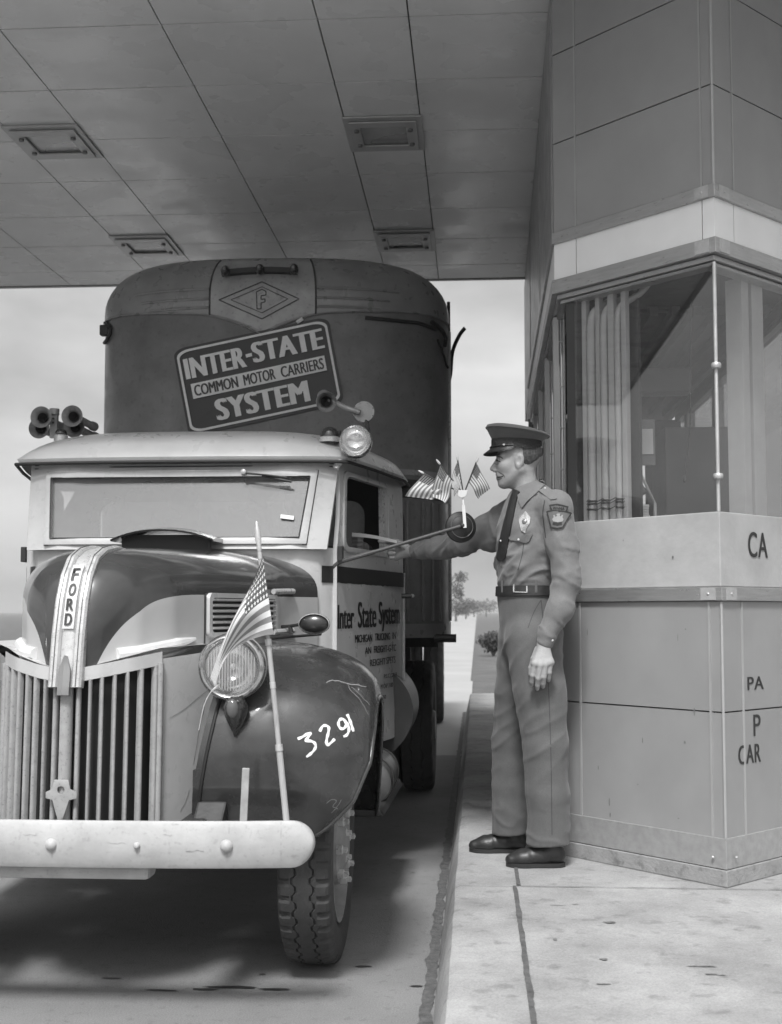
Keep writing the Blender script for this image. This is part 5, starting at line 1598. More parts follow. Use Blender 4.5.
# ================================================================== FLAGS
FWHITE = mat('flag_white', .62, .85, var=.05, vscale=30, sheen=.2); FRED = mat('flag_red_as_grey', .20, .85, var=.08, vscale=30, sheen=.2); FBLUE = mat('flag_blue_as_grey', .055, .85, var=.1, vscale=30, sheen=.2)
WOOD = mat('pale_wood', .36, .55, var=.25, vscale=14, stretch=(1, 1, .15), speck=.2, sspeck=80)
def star_pts(cx, cy, r):
    return [(cx + (r if k % 2 == 0 else r * .4) * math.sin(math.pi * k / 5), cy - (r if k % 2 == 0 else r * .4) * math.cos(math.pi * k / 5)) for k in range(10)]
def make_flag(name, parent, S, nrm_sign, rows=13, nu=40, canton=(.42, 7 / 13), stars=True, asp=1.7, starr=.019):
    """S(s,t): s 0..1 along the fly, t 0..1 down the hoist -> point. Stripes and canton are cut into the cloth."""
    g = G(); nv = rows * 3
    vs = [S(i / nu, j / nv) for j in range(nv + 1) for i in range(nu + 1)]
    base = len(g.v)
    g.v += [tuple(p) for p in vs]
    for j in range(nv):
        for i in range(nu):
            sc, tc_ = (i + .5) / nu, (j + .5) / nv
            mi = (2 if (sc < canton[0] and tc_ < canton[1]) else (1 if (int(tc_ * 13) % 2 == 0) else 0))
            g.f.append((j * (nu + 1) + i, j * (nu + 1) + i + 1, (j + 1) * (nu + 1) + i + 1, (j + 1) * (nu + 1) + i)); g.mi.append(mi)
    if stars:
        for r in range(6):
            for c in range(8):
                cx, cy = canton[0] * (c + .5) / 8, canton[1] * (r + .5) / 6
                pts = star_pts(cx, cy, 1)
                P2 = [(cx + (x - cx) * starr / asp, cy + (y - cy) * starr) for x, y in pts]
                n = Vector(S(min(cx + .02, 1), cy) - S(cx, cy)).cross(Vector(S(cx, min(cy + .02, 1)) - S(cx, cy))).normalized()
                for sgn in (1, -1):
                    q = [S(*p) + n * sgn * .0012 for p in [(cx, cy)] + P2]
                    g.add(q, [(0, 1 + k, 1 + (k + 1) % 10) for k in range(10)], 0)
    return obj(name, g, [FWHITE, FRED, FBLUE], parent, 60)
# large flag tied at the front fender
b0, b1 = at(286.5, 822, 3.86), at(259.5, 552, 3.90)
flag = thing('fender_flag', 'American flag hanging limp on a jointed wooden staff in front of the right headlamp', 'flag', b0)
def pole(t): return b0 + (b1 - b0) * t
g = G().tube([pole(0), pole(.27)], .0105, 10); g.tube([pole(.27), pole(.66)], .0085, 10); g.tube([pole(.66), pole(1)], .0068, 10)
stf = obj('staff', g, WOOD, flag)
for t, r in ((.27, .0125), (.66, .0108), (.5, .0098), (.985, .008)):
    obj('ferrule', G().tube([pole(t - .012), pole(t + .012)], r, 12), BRIGHT, stf)
obj('spear_tip', G().lathe([(.006, 0), (.009, .01), (.007, .02), (.011, .045), (.008, .075), (.003, .10), (0, .104)], b1, (b1 - b0), 14), BRIGHT, stf)
HT, HB = at(264, 556, 3.885), at(274.5, 634, 3.865)
def Sflag(s, t):
    # hoist edge on the staff; the fly falls to the left and gathers into a tail over the headlamp
    P0 = HT + (HB - HT) * t
    A1 = at(256 - 6 * t, 575 + 62 * t, 3.86); A2 = at(236 - 10 * t, 606 + 42 * t, 3.83); A3 = at(213 + 5 * t, 676 + 10 * t, 3.83)
    p = bez((P0, A1, A2, A3), s)
    w_ = math.sin(math.pi * min(s * 1.15, 1))
    p.y += -.020 + .026 * w_ * math.sin(t * 7.5 + s * 3.0) - .02 * s
    p.x += .006 * w_ * math.cos(t * 8 + s * 2)
    return p
make_flag('cloth', flag, Sflag, 1, nu=56, canton=(.40, 7 / 13), asp=1.6, starr=.037)
pts = smoothpath([at(219, 686, 3.83), at(211, 692, 3.84), at(204, 706, 3.86), at(199, 730, 3.9)], 5)
obj('tie_string', G().tube(pts, [.007 - .0055 * min(i / 5, 1) for i in range(len(pts))], 6), FWHITE, flag)

# four little flags on the mirror bracket
small = [((461, 493), (423, 473), -1, .0, 'small American flag on the mirror bracket, drooping furthest left over the dark trailer', 1.0),
         ((462, 492), (439.5, 463.5), -1, -.02, 'small American flag on the mirror bracket, second from the left', .9),
         ((463, 491), (457.5, 459.5), 1, .01, 'small American flag on the mirror bracket, standing almost upright', .55),
         ((465, 491), (476.5, 461.5), 1, -.01, 'small American flag on the mirror bracket, leaning right toward the officer', .8)]
for k, (p0, p1, sg, dy, lb, wd) in enumerate(small):
    a, b = at(p0[0], p0[1], 5.30), at(p1[0], p1[1], 5.28 + dy)
    t = thing('small_flag', lb, 'flag', a, 'little flags on the mirror arm')
    st = obj('staff', G().tube([a, b], .0032, 8), mat('dark_stick', .07, .5), t)
    d = (b - a).normalized()
    obj('tip', G().lathe([(.0035, 0), (.0055, .006), (.005, .016), (.0025, .026), (0, .028)], b - d * .004, d, 10), MATS['white_bracket'], st)
    h0 = b - d * .006; h1 = a + (b - a) * (.36 if k < 2 else .30)
    if k < 2:
        fly = Vector((-.078, -.01, -.062)) if k == 0 else Vector((-.04, .012, -.10))
    elif k == 2: fly = Vector((-.03, -.015, -.07))
    else: fly = Vector((.055, .02, -.075))
    def Ss(s, tt, h0=h0, h1=h1, fly=fly, k=k):
        p = h0 + (h1 - h0) * tt
        drop = Vector((0, 0, -.03)) * s * s * (1.3 - tt)
        q = p + fly * s * (1 - .15 * tt) + drop
        q.y += .012 * math.sin(s * 6 + k * 2 + tt * 2.5) * s
        q.x += .006 * math.sin(s * 5 + tt * 4 + k) * s
        return q
    make_flag('cloth', t, Ss, 1, nu=20, canton=(.42, 7 / 13), stars=True, asp=1.5, starr=.03)

# ================================================================== PEOPLE
def smin(a, b, k):
    if k <= 0: return np.minimum(a, b)
    h = np.clip(.5 + .5 * (b - a) / k, 0, 1)
    return b * (1 - h) + a * h - k * h * (1 - h)
class SDF:
    def __init__(s, lo, hi, h):
        s.lo = np.array(lo, float); s.h = h
        s.n = np.ceil((np.array(hi, float) - s.lo) / h).astype(int) + 1
        s.F = np.full(s.n, .3, np.float32)
    def _sub(s, lo, hi):
        a = np.clip(np.floor((np.array(lo) - s.lo) / s.h).astype(int), 0, s.n - 1)
        b = np.clip(np.ceil((np.array(hi) - s.lo) / s.h).astype(int) + 1, 1, s.n)
        sl = tuple(slice(i, j) for i, j in zip(a, b))
        ax = [s.lo[k] + s.h * np.arange(a[k], b[k]) for k in range(3)]
        return sl, np.meshgrid(*ax, indexing='ij')
    def _apply(s, sl, d, k, op):
        if op == 'add': s.F[sl] = smin(s.F[sl], d, k)
        elif op == 'cut': s.F[sl] = -smin(-s.F[sl], d, k)
    def cone(s, p, q, r1, r2, k=.02, op='add', flat=None):
        """tapered capsule; flat=(axis, f) thins it along axis by f"""
        p, q = np.array(p, float), np.array(q, float)
        m = max(r1, r2) + max(k * 1.6, .012)
        sl, (X, Y, Z) = s._sub(np.minimum(p, q) - m, np.maximum(p, q) + m)
        P = np.stack([X, Y, Z], -1); sc = 1
        if flat is not None:
            ax = np.array(flat[0], float); ax /= np.linalg.norm(ax); f = flat[1]
            P = P + ((P - p) @ ax * (f - 1))[..., None] * ax
            q = q + ((q - p) @ ax * (f - 1)) * ax; sc = 1 / math.sqrt(f)
        ba = q - p; L2 = max(ba @ ba, 1e-9)
        t = np.clip((P - p) @ ba / L2, 0, 1)
        d = np.linalg.norm(P - p - t[..., None] * ba, axis=-1) - (r1 + (r2 - r1) * t)
        s._apply(sl, (d * sc).astype(np.float32), k, op); return s
    def ell(s, c, r, k=.02, op='add', M=None):
        c = np.array(c, float); r = np.array(r, float); m = r.max() + max(k * 1.6, .012)
        sl, (X, Y, Z) = s._sub(c - m, c + m)
        P = np.stack([X, Y, Z], -1) - c
        if M is not None: P = P @ np.array(M, float)      # columns are the ellipsoid's axes
        k0 = np.linalg.norm(P / r, axis=-1); k1 = np.linalg.norm(P / (r * r), axis=-1)
        d = k0 * (k0 - 1) / np.maximum(k1, 1e-6)
        s._apply(sl, d.astype(np.float32), k, op); return s
    def plane(s, p, n, k=.004):
        """keep the side the normal points away from"""
        n = np.array(n, float); n /= np.linalg.norm(n)
        ax = [s.lo[i] + s.h * np.arange(s.n[i]) for i in range(3)]
        X, Y, Z = np.meshgrid(*ax, indexing='ij')
        d = (X - p[0]) * n[0] + (Y - p[1]) * n[1] + (Z - p[2]) * n[2]
        s.F = -smin(-s.F, -d.astype(np.float32), k); return s
    def mesh(s):
        F, h = s.F, s.h
        ins = F < 0
        cnt = np.zeros(np.array(F.shape) - 1, np.int8); C = [(i, j, k) for i in (0, 1) for j in (0, 1) for k in (0, 1)]
        sh = cnt.shape
        for i, j, k in C: cnt += ins[i:i + sh[0], j:j + sh[1], k:k + sh[2]]
        cells = np.argwhere((cnt > 0) & (cnt < 8))
        idx = -np.ones(sh, np.int32); idx[tuple(cells.T)] = np.arange(len(cells))
        acc = np.zeros((len(cells), 3)); num = np.zeros(len(cells))
        for a in C:
            for ax in range(3):
                if a[ax]: continue
                b = list(a); b[ax] = 1
                f0 = F[tuple((cells + a).T)]; f1 = F[tuple((cells + b).T)]
                cr = (f0 < 0) != (f1 < 0)
                t = np.where(cr, f0 / np.where(cr, f0 - f1, 1), 0)
                pt = np.tile(np.array(a, float), (len(cells), 1)); pt[:, ax] = t
                acc += pt * cr[:, None]; num += cr
        v = s.lo + h * (cells + acc / num[:, None])
        fs = []
        for ax in range(3):
            u, w_ = [(1, 2), (2, 0), (0, 1)][ax]
            s0 = [slice(None)] * 3; s1 = [slice(None)] * 3; s0[ax] = slice(0, -1); s1[ax] = slice(1, None)
            A, B = ins[tuple(s0)], ins[tuple(s1)]
            e = np.argwhere(A != B)
            e = e[(e[:, u] > 0) & (e[:, w_] > 0) & (e[:, u] < F.shape[u] - 1) & (e[:, w_] < F.shape[w_] - 1)]
            up = A[tuple(e.T)]
            du = np.zeros(3, int); du[u] = 1; dw = np.zeros(3, int); dw[w_] = 1
            q = np.stack([idx[tuple((e - du - dw).T)], idx[tuple((e - dw).T)], idx[tuple(e.T)], idx[tuple((e - du).T)]], 1)
            q[~up] = q[~up][:, ::-1]
            fs.append(q)
        return v, np.concatenate(fs)
def geo_of(*ms):
    g = G()
    for v, f in ms: g.add([tuple(p) for p in v], [tuple(int(i) for i in q) for q in f])
    return g
def wrinkle(v, fn):
    """push points along the local normal by fn(p)"""
    vs, f = v
    n = np.zeros_like(vs); a = vs[f[:, 2]] - vs[f[:, 0]]; b = vs[f[:, 3]] - vs[f[:, 1]]
    c = np.cross(a, b)
    for k in range(4): np.add.at(n, f[:, k], c)
    n /= np.maximum(np.linalg.norm(n, axis=1), 1e-9)[:, None]
    d = np.array([fn(p) for p in vs])
    return vs + n * d[:, None], f
def relax(m, it=1):
    vs, f = m; vs = vs.copy()
    for _ in range(it):
        s_ = np.zeros_like(vs); c = np.zeros(len(vs))
        for k in range(4):
            np.add.at(s_, f[:, k], vs[f[:, (k + 1) % 4]]); np.add.at(c, f[:, k], 1)
            np.add.at(s_, f[:, k], vs[f[:, (k - 1) % 4]]); np.add.at(c, f[:, k], 1)
        vs = .5 * vs + .5 * s_ / c[:, None]
    return vs, f
def nz(p, sc, seed=0): return noise.noise(Vector((p[0] * sc + seed, p[1] * sc, p[2] * sc)))

SKIN = mat('skin', .30, .5, var=.10, vscale=38, bump=.10, bscale=260, rvar=.06, grain=.06, gscale=300)
SHIRT = mat('uniform_shirt', .150, .85, var=.08, vscale=30, bump=.15, bscale=500, sheen=.15, grain=.16, gscale=420)
TROUS = mat('uniform_trousers', .095, .85, var=.08, vscale=25, bump=.15, bscale=500, sheen=.15, grain=.16, gscale=420)
CAPM = mat('cap_cloth', .085, .85, var=.06, vscale=40, bump=.1, bscale=700, sheen=.2)
BLKC = mat('black_cloth', .014, .7, var=.2, bump=.1, bscale=500)
LEATH = mat('black_leather', .022, .42, var=.3, vscale=30, bump=.15, bscale=120)
HAIR = mat('dark_hair', .07, .6, var=.5, vscale=120, stretch=(1, 1, .25))
SILV = mat('silver_badge', .7, .25, metal=.8, var=.2, vscale=90)
BTN = mat('pale_button', .65, .3)
STITCH = mat('patch_dark_edge', .03, .8); PATCH = mat('patch_ground', .12, .85); PATCHL = mat('patch_light_thread', .28, .85)

fdir = np.array((-.885, -.465, 0)); sdir_ = np.array((.465, -.885, 0))      # chest direction, towards his left
man = thing('person', 'uniformed officer in a peaked cap standing on the island, reaching toward the cab window', 'person', (.22, 5.3, KERB))

# ---- body: head, neck, hands (fine) and the figure under the clothes, one mesh
HCn = np.array((.182, 5.285, 1.985))
def hd(a, b, c): return HCn + np.array((-a, b, c))
def head_sdf():
    s = SDF(HCn - (.15, .12, .26), HCn + (.17, .12, .17), .0030)
    s.ell(hd(-.012, 0, .045), (.098, .076, .098), .01)
    s.ell(hd(.022, 0, -.020), (.074, .064, .078), .02)
    s.ell(hd(.035, 0, -.062), (.056, .050, .058), .02)
    for b in (-1, 1):
        s.cone(hd(-.005, b * .055, -.045), hd(.058, b * .018, -.102), .020, .016, .02)
        s.ell(hd(.054, b * .040, -.026), (.026, .020, .022), .022)
        s.cone(hd(.078, b * .012, .020), hd(.066, b * .044, .020), .011, .010, .012)
    s.ell(hd(.066, 0, -.103), (.020, .022, .017), .014)
    s.ell(hd(.070, 0, -.068), (.020, .028, .026), .016)
    s.cone(hd(.086, 0, .010), hd(.112, 0, -.034), .0075, .0105, .010)
    for b in (-1, 1):
        s.ell(hd(.100, b * .011, -.040), (.012, .0085, .009), .006)
        s.ell(hd(.089, b * .031, .001), (.013, .016, .0105), .008, 'cut')
        s.ell(hd(.0745, b * .031, .000), (.0125, .0125, .0125), .002)
        s.cone(hd(.0835, b * .018, .0085), hd(.078, b * .045, .006), .0040, .0038, .004)
        s.cone(hd(.083, b * .020, -.0085), hd(.078, b * .044, -.007), .0034, .0034, .005)
    s.cone(hd(.088, .0, -.060), hd(.074, .026, -.060), .0068, .005, .006); s.cone(hd(.088, 0, -.060), hd(.074, -.026, -.060), .0068, .005, .006)
    s.cone(hd(.086, 0, -.076), hd(.073, .022, -.070), .0072, .005, .006); s.cone(hd(.086, 0, -.076), hd(.073, -.022, -.070), .0072, .005, .006)
    s.cone(hd(.093, 0, -.0680), hd(.072, .030, -.0635), .0028, .0026, .003, 'cut'); s.cone(hd(.093, 0, -.0680), hd(.072, -.030, -.0635), .0028, .0026, .003, 'cut')
    th = R_(12)
    for b in (-1, 1):
        M = np.array([[math.cos(th), 0, math.sin(th)], [0, 1, 0], [-math.sin(th), 0, math.cos(th)]])
        s.ell(hd(-.006, b * .072, -.010), (.019, .010, .032), .006, M=M)
        s.ell(hd(-.001, b * .082, -.006), (.011, .008, .020), .004, 'cut', M=M)
        s.ell(hd(.000, b * .073, -.032), (.009, .008, .012), .006)
    s.cone(hd(-.025, 0, -.06), hd(-.052, -.003, -.20), .052, .058, .03)
    s.cone(hd(-.052, -.003, -.18), hd(-.056, -.003, -.25), .058, .062, .02)
    return relax(s.mesh(), 1)
def hand_sdf(W, palm, fingers, thumb, lo, hi, wrist):
    s = SDF(lo, hi, .0024)
    s.cone(wrist, W, .026, .024, .01)
    for p, q, r1, r2 in palm: s.cone(p, q, r1, r2, .012)
    for ch in fingers + [thumb]:
        rs = ch[1]; pts = ch[0]
        for i in range(len(pts) - 1): s.cone(pts[i], pts[i + 1], rs[i], rs[i + 1], .0035)
    return relax(s.mesh(), 1)
v3 = lambda *a: np.array(a, float)
# left hand: hangs with its back to the viewer
W = v3(.296, 5.030, 1.182)
kn = [v3(.262, 5.006, 1.112), v3(.281, 5.000, 1.106), v3(.300, 5.002, 1.108), v3(.318, 5.008, 1.115)]
palm = [(W, k, .019, .0125) for k in kn] + [(kn[0], kn[3], .012, .012)]
palm = [(p + v3(0, .004, 0), q + v3(0, .002, .004), a, b) for p, q, a, b in palm]
fing = []
for i, (k, l_) in enumerate(zip(kn, (.040, .044, .041, .033))):
    d1 = v3(-.16 - .02 * (1.5 - i), .10, -1); d2 = v3(-.08, .55, -1); d3 = v3(.02, 1.0, -.75)
    d1, d2, d3 = [d / np.linalg.norm(d) for d in (d1, d2, d3)]
    p1 = k + d1 * l_; p2 = p1 + d2 * l_ * .66; p3 = p2 + d3 * l_ * .5
    r = .0098 if i < 3 else .0086
    fing.append(([k, p1, p2, p3], [r * 1.05, r, r * .93, r * .8]))
t0 = W + v3(-.018, .018, -.020); thumb = ([t0, v3(.262, 5.046, 1.130), v3(.252, 5.052, 1.098), v3(.250, 5.052, 1.074)], [.016, .0125, .0108, .0085])
HS = 1.16; W0 = W.copy(); sh_ = v3(-.020, 0, .004)
sc3 = lambda p: W0 + (np.array(p) - W0) * HS + sh_
palm = [(sc3(a), sc3(b), r1 * HS, r2 * HS) for a, b, r1, r2 in palm]; fing = [([sc3(p) for p in ps], [r * HS for r in rs]) for ps, rs in fing]; thumb = ([sc3(p) for p in thumb[0]], [r * HS for r in thumb[1]])
W = W0 + sh_
lh = hand_sdf(W, palm, fing, thumb, (.18, 4.93, .98), (.37, 5.12, 1.30), v3(.290, 5.032, 1.25))
# right hand: holds the ticket between thumb and curled fingers
hx = v3(-.80, .50, .06); hx /= np.linalg.norm(hx); toward = v3(-.35, -.93, 0)
W2 = v3(-.318, 5.775, 1.610)
K = [W2 + hx * .082 + v3(0, 0, z) + toward * f for z, f in ((.030, .0), (.010, -.004), (-.010, -.004), (-.029, .002))]
palm2 = [(W2, k, .019, .0125) for k in K] + [(K[0], K[3], .012, .012)]
fing2 = []
for i, (k, l_) in enumerate(zip(K, (.040, .044, .041, .033))):
    if i == 0:      # index lies along the ticket
        p1 = k + (hx * .85 + toward * .4 + v3(0, 0, .10)) * l_; p2 = p1 + (hx * .85 + toward * .5 + v3(0, 0, .05)) * l_ * .65; p3 = p2 + (hx * .6 + toward * .7) * l_ * .5
    else:
        p1 = k + (hx * .62 + toward * .75 + v3(0, 0, -.05)) * l_; p2 = p1 + (hx * -.55 + toward * .75 + v3(0, 0, -.05)) * l_ * .7; p3 = p2 + (hx * -.95 + toward * -.05) * l_ * .5
    r = .0098 if i < 3 else .0086
    fing2.append(([k, p1, p2, p3], [r * 1.05, r, r * .93, r * .8]))
t0 = W2 + hx * .025 + v3(0, 0, .016) + toward * .012
thumb2 = ([t0, t0 + hx * .036 + toward * .020 + v3(0, 0, .020), t0 + hx * .066 + toward * .026 + v3(0, 0, .024), t0 + hx * .090 + toward * .024 + v3(0, 0, .020)], [.016, .0125, .0108, .0085])
W20 = W2.copy(); sh2 = v3(.008, -.004, .002)
s32 = lambda p: W20 + (np.array(p) - W20) * 1.14 + sh2
palm2 = [(s32(a), s32(b), r1 * 1.14, r2 * 1.14) for a, b, r1, r2 in palm2]; fing2 = [([s32(p) for p in ps], [r * 1.14 for r in rs]) for ps, rs in fing2]; thumb2 = ([s32(p) for p in thumb2[0]], [r * 1.14 for r in thumb2[1]])
rh = hand_sdf(W2, palm2, fing2, thumb2, W2 - .18, W2 + .15, W2 - hx * .08)
# trunk and limbs under the clothes
LS, LE, LW = v3(.335, 5.095, 1.765), v3(.374, 5.055, 1.448), v3(.290, 5.032, 1.230)
RS, RE, RW = v3(.165, 5.455, 1.765), v3(-.065, 5.595, 1.640), v3(-.262, 5.742, 1.612)
s = SDF((-.36, 4.9, .27), (.50, 5.85, 1.92), .012)
s.cone((.21, 5.27, 1.42), (.238, 5.27, 1.70), .13, .14, .03, flat=(fdir, 1.4))
s.cone((.234, 5.282, 1.76), (.234, 5.282, 1.86), .055, .05, .03)
s.cone(LS, RS, .045, .045, .04)
for a, b, r1, r2 in ((LS, LE, .045, .036), (LE, LW, .036, .028), (RS, RE, .045, .036), (RE, RW, .036, .028)): s.cone(a, b, r1, r2, .02)
for a, b, c, in (((.272, 5.18, 1.22), (.285, 5.17, .78), (.30, 5.18, .41)), ((.178, 5.36, 1.22), (.16, 5.42, .78), (.145, 5.46, .41))):
    s.cone(a, b, .08, .055, .03); s.cone(b, c, .055, .035, .03)
core = s.mesh()
body = obj('body', geo_of(head_sdf(), lh, rh, core), SKIN, man, 180)
# eyes and brows
for b in (-1, 1):
    g = G().ball(tuple(hd(.0775, b * .031, 0)), .0105, 14); obj('eye', g, mat('eye_white', .55, .2), body)
    g = G().ball(tuple(hd(.0855, b * .031, -.0005)), (.0036, .0052, .0052), 10); obj('iris', g, mat('iris_dark', .03, .15), body)
    g = G().tube([hd(.092, b * .014, .021), hd(.089, b * .030, .0255), hd(.076, b * .048, .021)], [.0030, .0036, .002], 6); obj('brow_hair', g, HAIR, body)
BBV = BVHTree.FromPolygons([tuple(Vector(v.co) + ROOT[body.name]) for v in body.data.vertices], [tuple(f.vertices) for f in body.data.polygons])
def face_mark(nm, pts, w_, m, off=.0006):
    g = G(); sp = [tuple(q)[:2] for q in smoothpath([Vector((*a, 0)) for a in pts], 5)]
    n_ = len(sp); stroke_on(g, BBV, sp, [w_ * (.45 + .55 * math.sin(math.pi * (.12 + .82 * i / max(n_ - 1, 1)))) for i in range(n_)], off)
    k = len(g.v); fl_ = [q[::-1] for q in g.f]
    g.add([(x, 2 * HCn[1] - y, z) for x, y, z in g.v], fl_)          # the same mark on the other side of the face
    return obj(nm, g, m, body, 60)
LASH = mat('lash_and_mouth_shade', .030, .6); LIPM = mat('lip_tone', .12, .45)
face_mark('eyelid', [(493.8, 461.2), (495.5, 460.4), (498, 460.8), (500.5, 462)], 1.7, LASH)
face_mark('eye_crease_shade', [(494.2, 463.4), (496.5, 464.2), (499.5, 463.6)], .8, mat('skin_crease_shade', .13, .6))  # shade in the fold under the eye drawn as a darker stroke
face_mark('eyebrow', [(493.0, 457.3), (496, 456.2), (500, 456.8), (503, 458.6)], 1.8, HAIR)
face_mark('nostril_shade', [(492.6, 472.3), (493.8, 471.9), (494.8, 472.4)], 1.2, mat('nostril_shade_tone', .05, .7))  # dark stroke paints the shade inside the nose opening
face_mark('lip_line_shade', [(496.6, 477.0), (498.6, 477.2), (501.5, 476.8), (504.2, 475.3)], 1.3, LASH)  # shade between the lips drawn in the lash colour
face_mark('lip', [(497.0, 478.8), (499, 479.2), (502, 478.2)], 1.5, LIPM)
face_mark('smile_crease_shade', [(497.2, 470.8), (500.2, 473.0), (503.6, 475.0), (505.0, 477.8)], .9, mat('skin_crease_shade', .13, .6))  # cheek fold's shade painted as a darker line
# hair below the cap band
s = SDF(HCn - (.09, .10, .10), HCn + (.14, .10, .12), .003)
s.ell(hd(-.013, 0, .042), (.1000, .0778, .100), .004)
s.plane(hd(-.018, 0, 0), (-1, 0, 0), .006)          # only behind the ears
s.plane(hd(0, 0, .055), (0, 0, 1)); s.plane(hd(-.05, 0, -.030), (.75, 0, -.9), .012)
m_ = wrinkle(s.mesh(), lambda p: .0016 * nz(p, 260) + .001 * nz(p, 90, 4))
obj('hair', geo_of(m_), HAIR, body, 180)

# ---- trousers
s = SDF((-.0, 4.98, .29), (.50, 5.64, 1.50), .0065)
s.cone((.218, 5.272, 1.455), (.221, 5.272, 1.40), .148, .152, .02, flat=(fdir, 1.36))
s.cone((.221, 5.272, 1.40), (.236, 5.27, 1.22), .152, .166, .03, flat=(fdir, 1.30))
nl = [v3(.240, 5.200, 1.20), v3(.266, 5.180, .98), v3(.287, 5.168, .76), v3(.296, 5.175, .55), v3(.300, 5.180, .30)]
fl = [v3(.200, 5.350, 1.20), v3(.176, 5.39, .98), v3(.152, 5.43, .76), v3(.150, 5.45, .55), v3(.147, 5.462, .28)]
for L_, rr in ((nl, (.122, .110, .095, .089, .089)), (fl, (.110, .096, .086, .082, .081))):
    for i in range(4): s.cone(L_[i], L_[i + 1], rr[i], rr[i + 1], .02)
# front crease of each leg
for L_, rr in ((nl, (.122, .112, .098, .0925, .094)), (fl, (.110, .097, .088, .085, .086))):
    for i in range(1, 4):
        a, b = L_[i] + v3(-.97, -.24, 0) * rr[i], L_[i + 1] + v3(-.97, -.24, 0) * rr[i + 1]
        s.cone(a, b, .004, .004, .012)
s.plane((0, 0, .326), (.05, 0, -1), .003); s.plane((0, 0, 1.452), (0, 0, 1), .003)
def ridg(p, dr, sc, st=.3, seed=0):
    """one soft crease field: creases run across dr"""
    dr = np.array(dr, float); dr /= np.linalg.norm(dr)
    q = p * sc * st + dr * np.dot(p, dr) * sc * (1 - st)
    n = noise.noise(Vector((q[0] + seed, q[1], q[2])))
    return max(0, 1 - abs(n) * 2.6) ** 2
def tfold(p):
    z = p[2]; d = 0; near = p[0] > .22
    d += .005 * math.exp(-((z - .40) / .085) ** 2) * (ridg(p, (.5, .1, 1), 17, .35, 3) - .3)
    d += .0055 * math.exp(-((z - .80) / .20) ** 2) * (ridg(p, (-.7, .1, .8), 12, .28, 9) - .3)
    d += .0055 * math.exp(-((z - 1.12) / .14) ** 2) * (ridg(p, (-.75, .1, .7), 13, .28, 17) - .3)
    return d + .004 * nz(p, 8, 2) + .0016 * nz((p[0], p[1], p[2] * .3), 26, 5)
m_ = relax(wrinkle(s.mesh(), tfold), 1)
trousers = obj('trousers', geo_of(m_), TROUS, man, 180)

bpy.context.view_layer.update()
_tb = BVHTree.FromPolygons([tuple(Vector(v.co) + ROOT[trousers.name]) for v in trousers.data.vertices], [tuple(f.vertices) for f in trousers.data.polygons])
SEAM = mat('trouser_seam', .045, .85)
for pts, w_ in (([(541, 600), (546, 650), (549, 700), (551, 760), (552, 835)], .8), ([(541, 600), (534, 612), (528, 628)], .7)):
    g = G(); sp = [tuple(q)[:2] for q in smoothpath([Vector((*a, 0)) for a in pts], 12)]; stroke_on(g, _tb, sp, w_, .0008); obj('seam', g, SEAM, trousers, 60)

# ---- shirt
s = SDF((-.36, 4.92, 1.13), (.52, 5.88, 1.92), .0060)
s.cone((.220, 5.272, 1.465), (.222, 5.272, 1.52), .152, .162, .02, flat=(fdir, 1.30))
s.cone((.221, 5.272, 1.52), (.236, 5.272, 1.66), .160, .172, .04, flat=(fdir, 1.32))
s.cone((.236, 5.272, 1.66), (.242, 5.274, 1.735), .176, .155, .04, flat=(fdir, 1.36))
s.cone((.232, 5.285, 1.80), LS, .062, .060, .05); s.cone((.232, 5.285, 1.80), RS, .062, .060, .05)
s.plane((0, 0, 1.425), (0, 0, -1), .004)
for L_, rr in (([LS, v3(.362, 5.072, 1.60), LE, v3(.345, 5.042, 1.33), LW], (.072, .064, .058, .054, .042)),
               ([RS, v3(.045, 5.53, 1.695), RE, v3(-.18, 5.675, 1.622), RW], (.076, .070, .061, .055, .043))):
    for i in range(4): s.cone(L_[i], L_[i + 1], rr[i], rr[i + 1], .025)
s.cone(LW + v3(.006, 0, .02), LW + v3(-.006, 0, -.030), .039, .0365, .008)       # cuffs
s.cone(RW + hx * -.02, RW + hx * .030, .0385, .036, .008)
# loose cloth under the raised arm, blouse over the belt
s.cone(RS + v3(-.03, .01, -.07), v3(.07, 5.50, 1.63), .05, .035, .06)
# deep folds at the waist: ridges running from the side up to the chest
def ridge(px0, py0, px1, py1, r=.008, k=.016): 
    pass
s.plane((0, 0, 1.452), (0, 0, -1), .004) if False else None
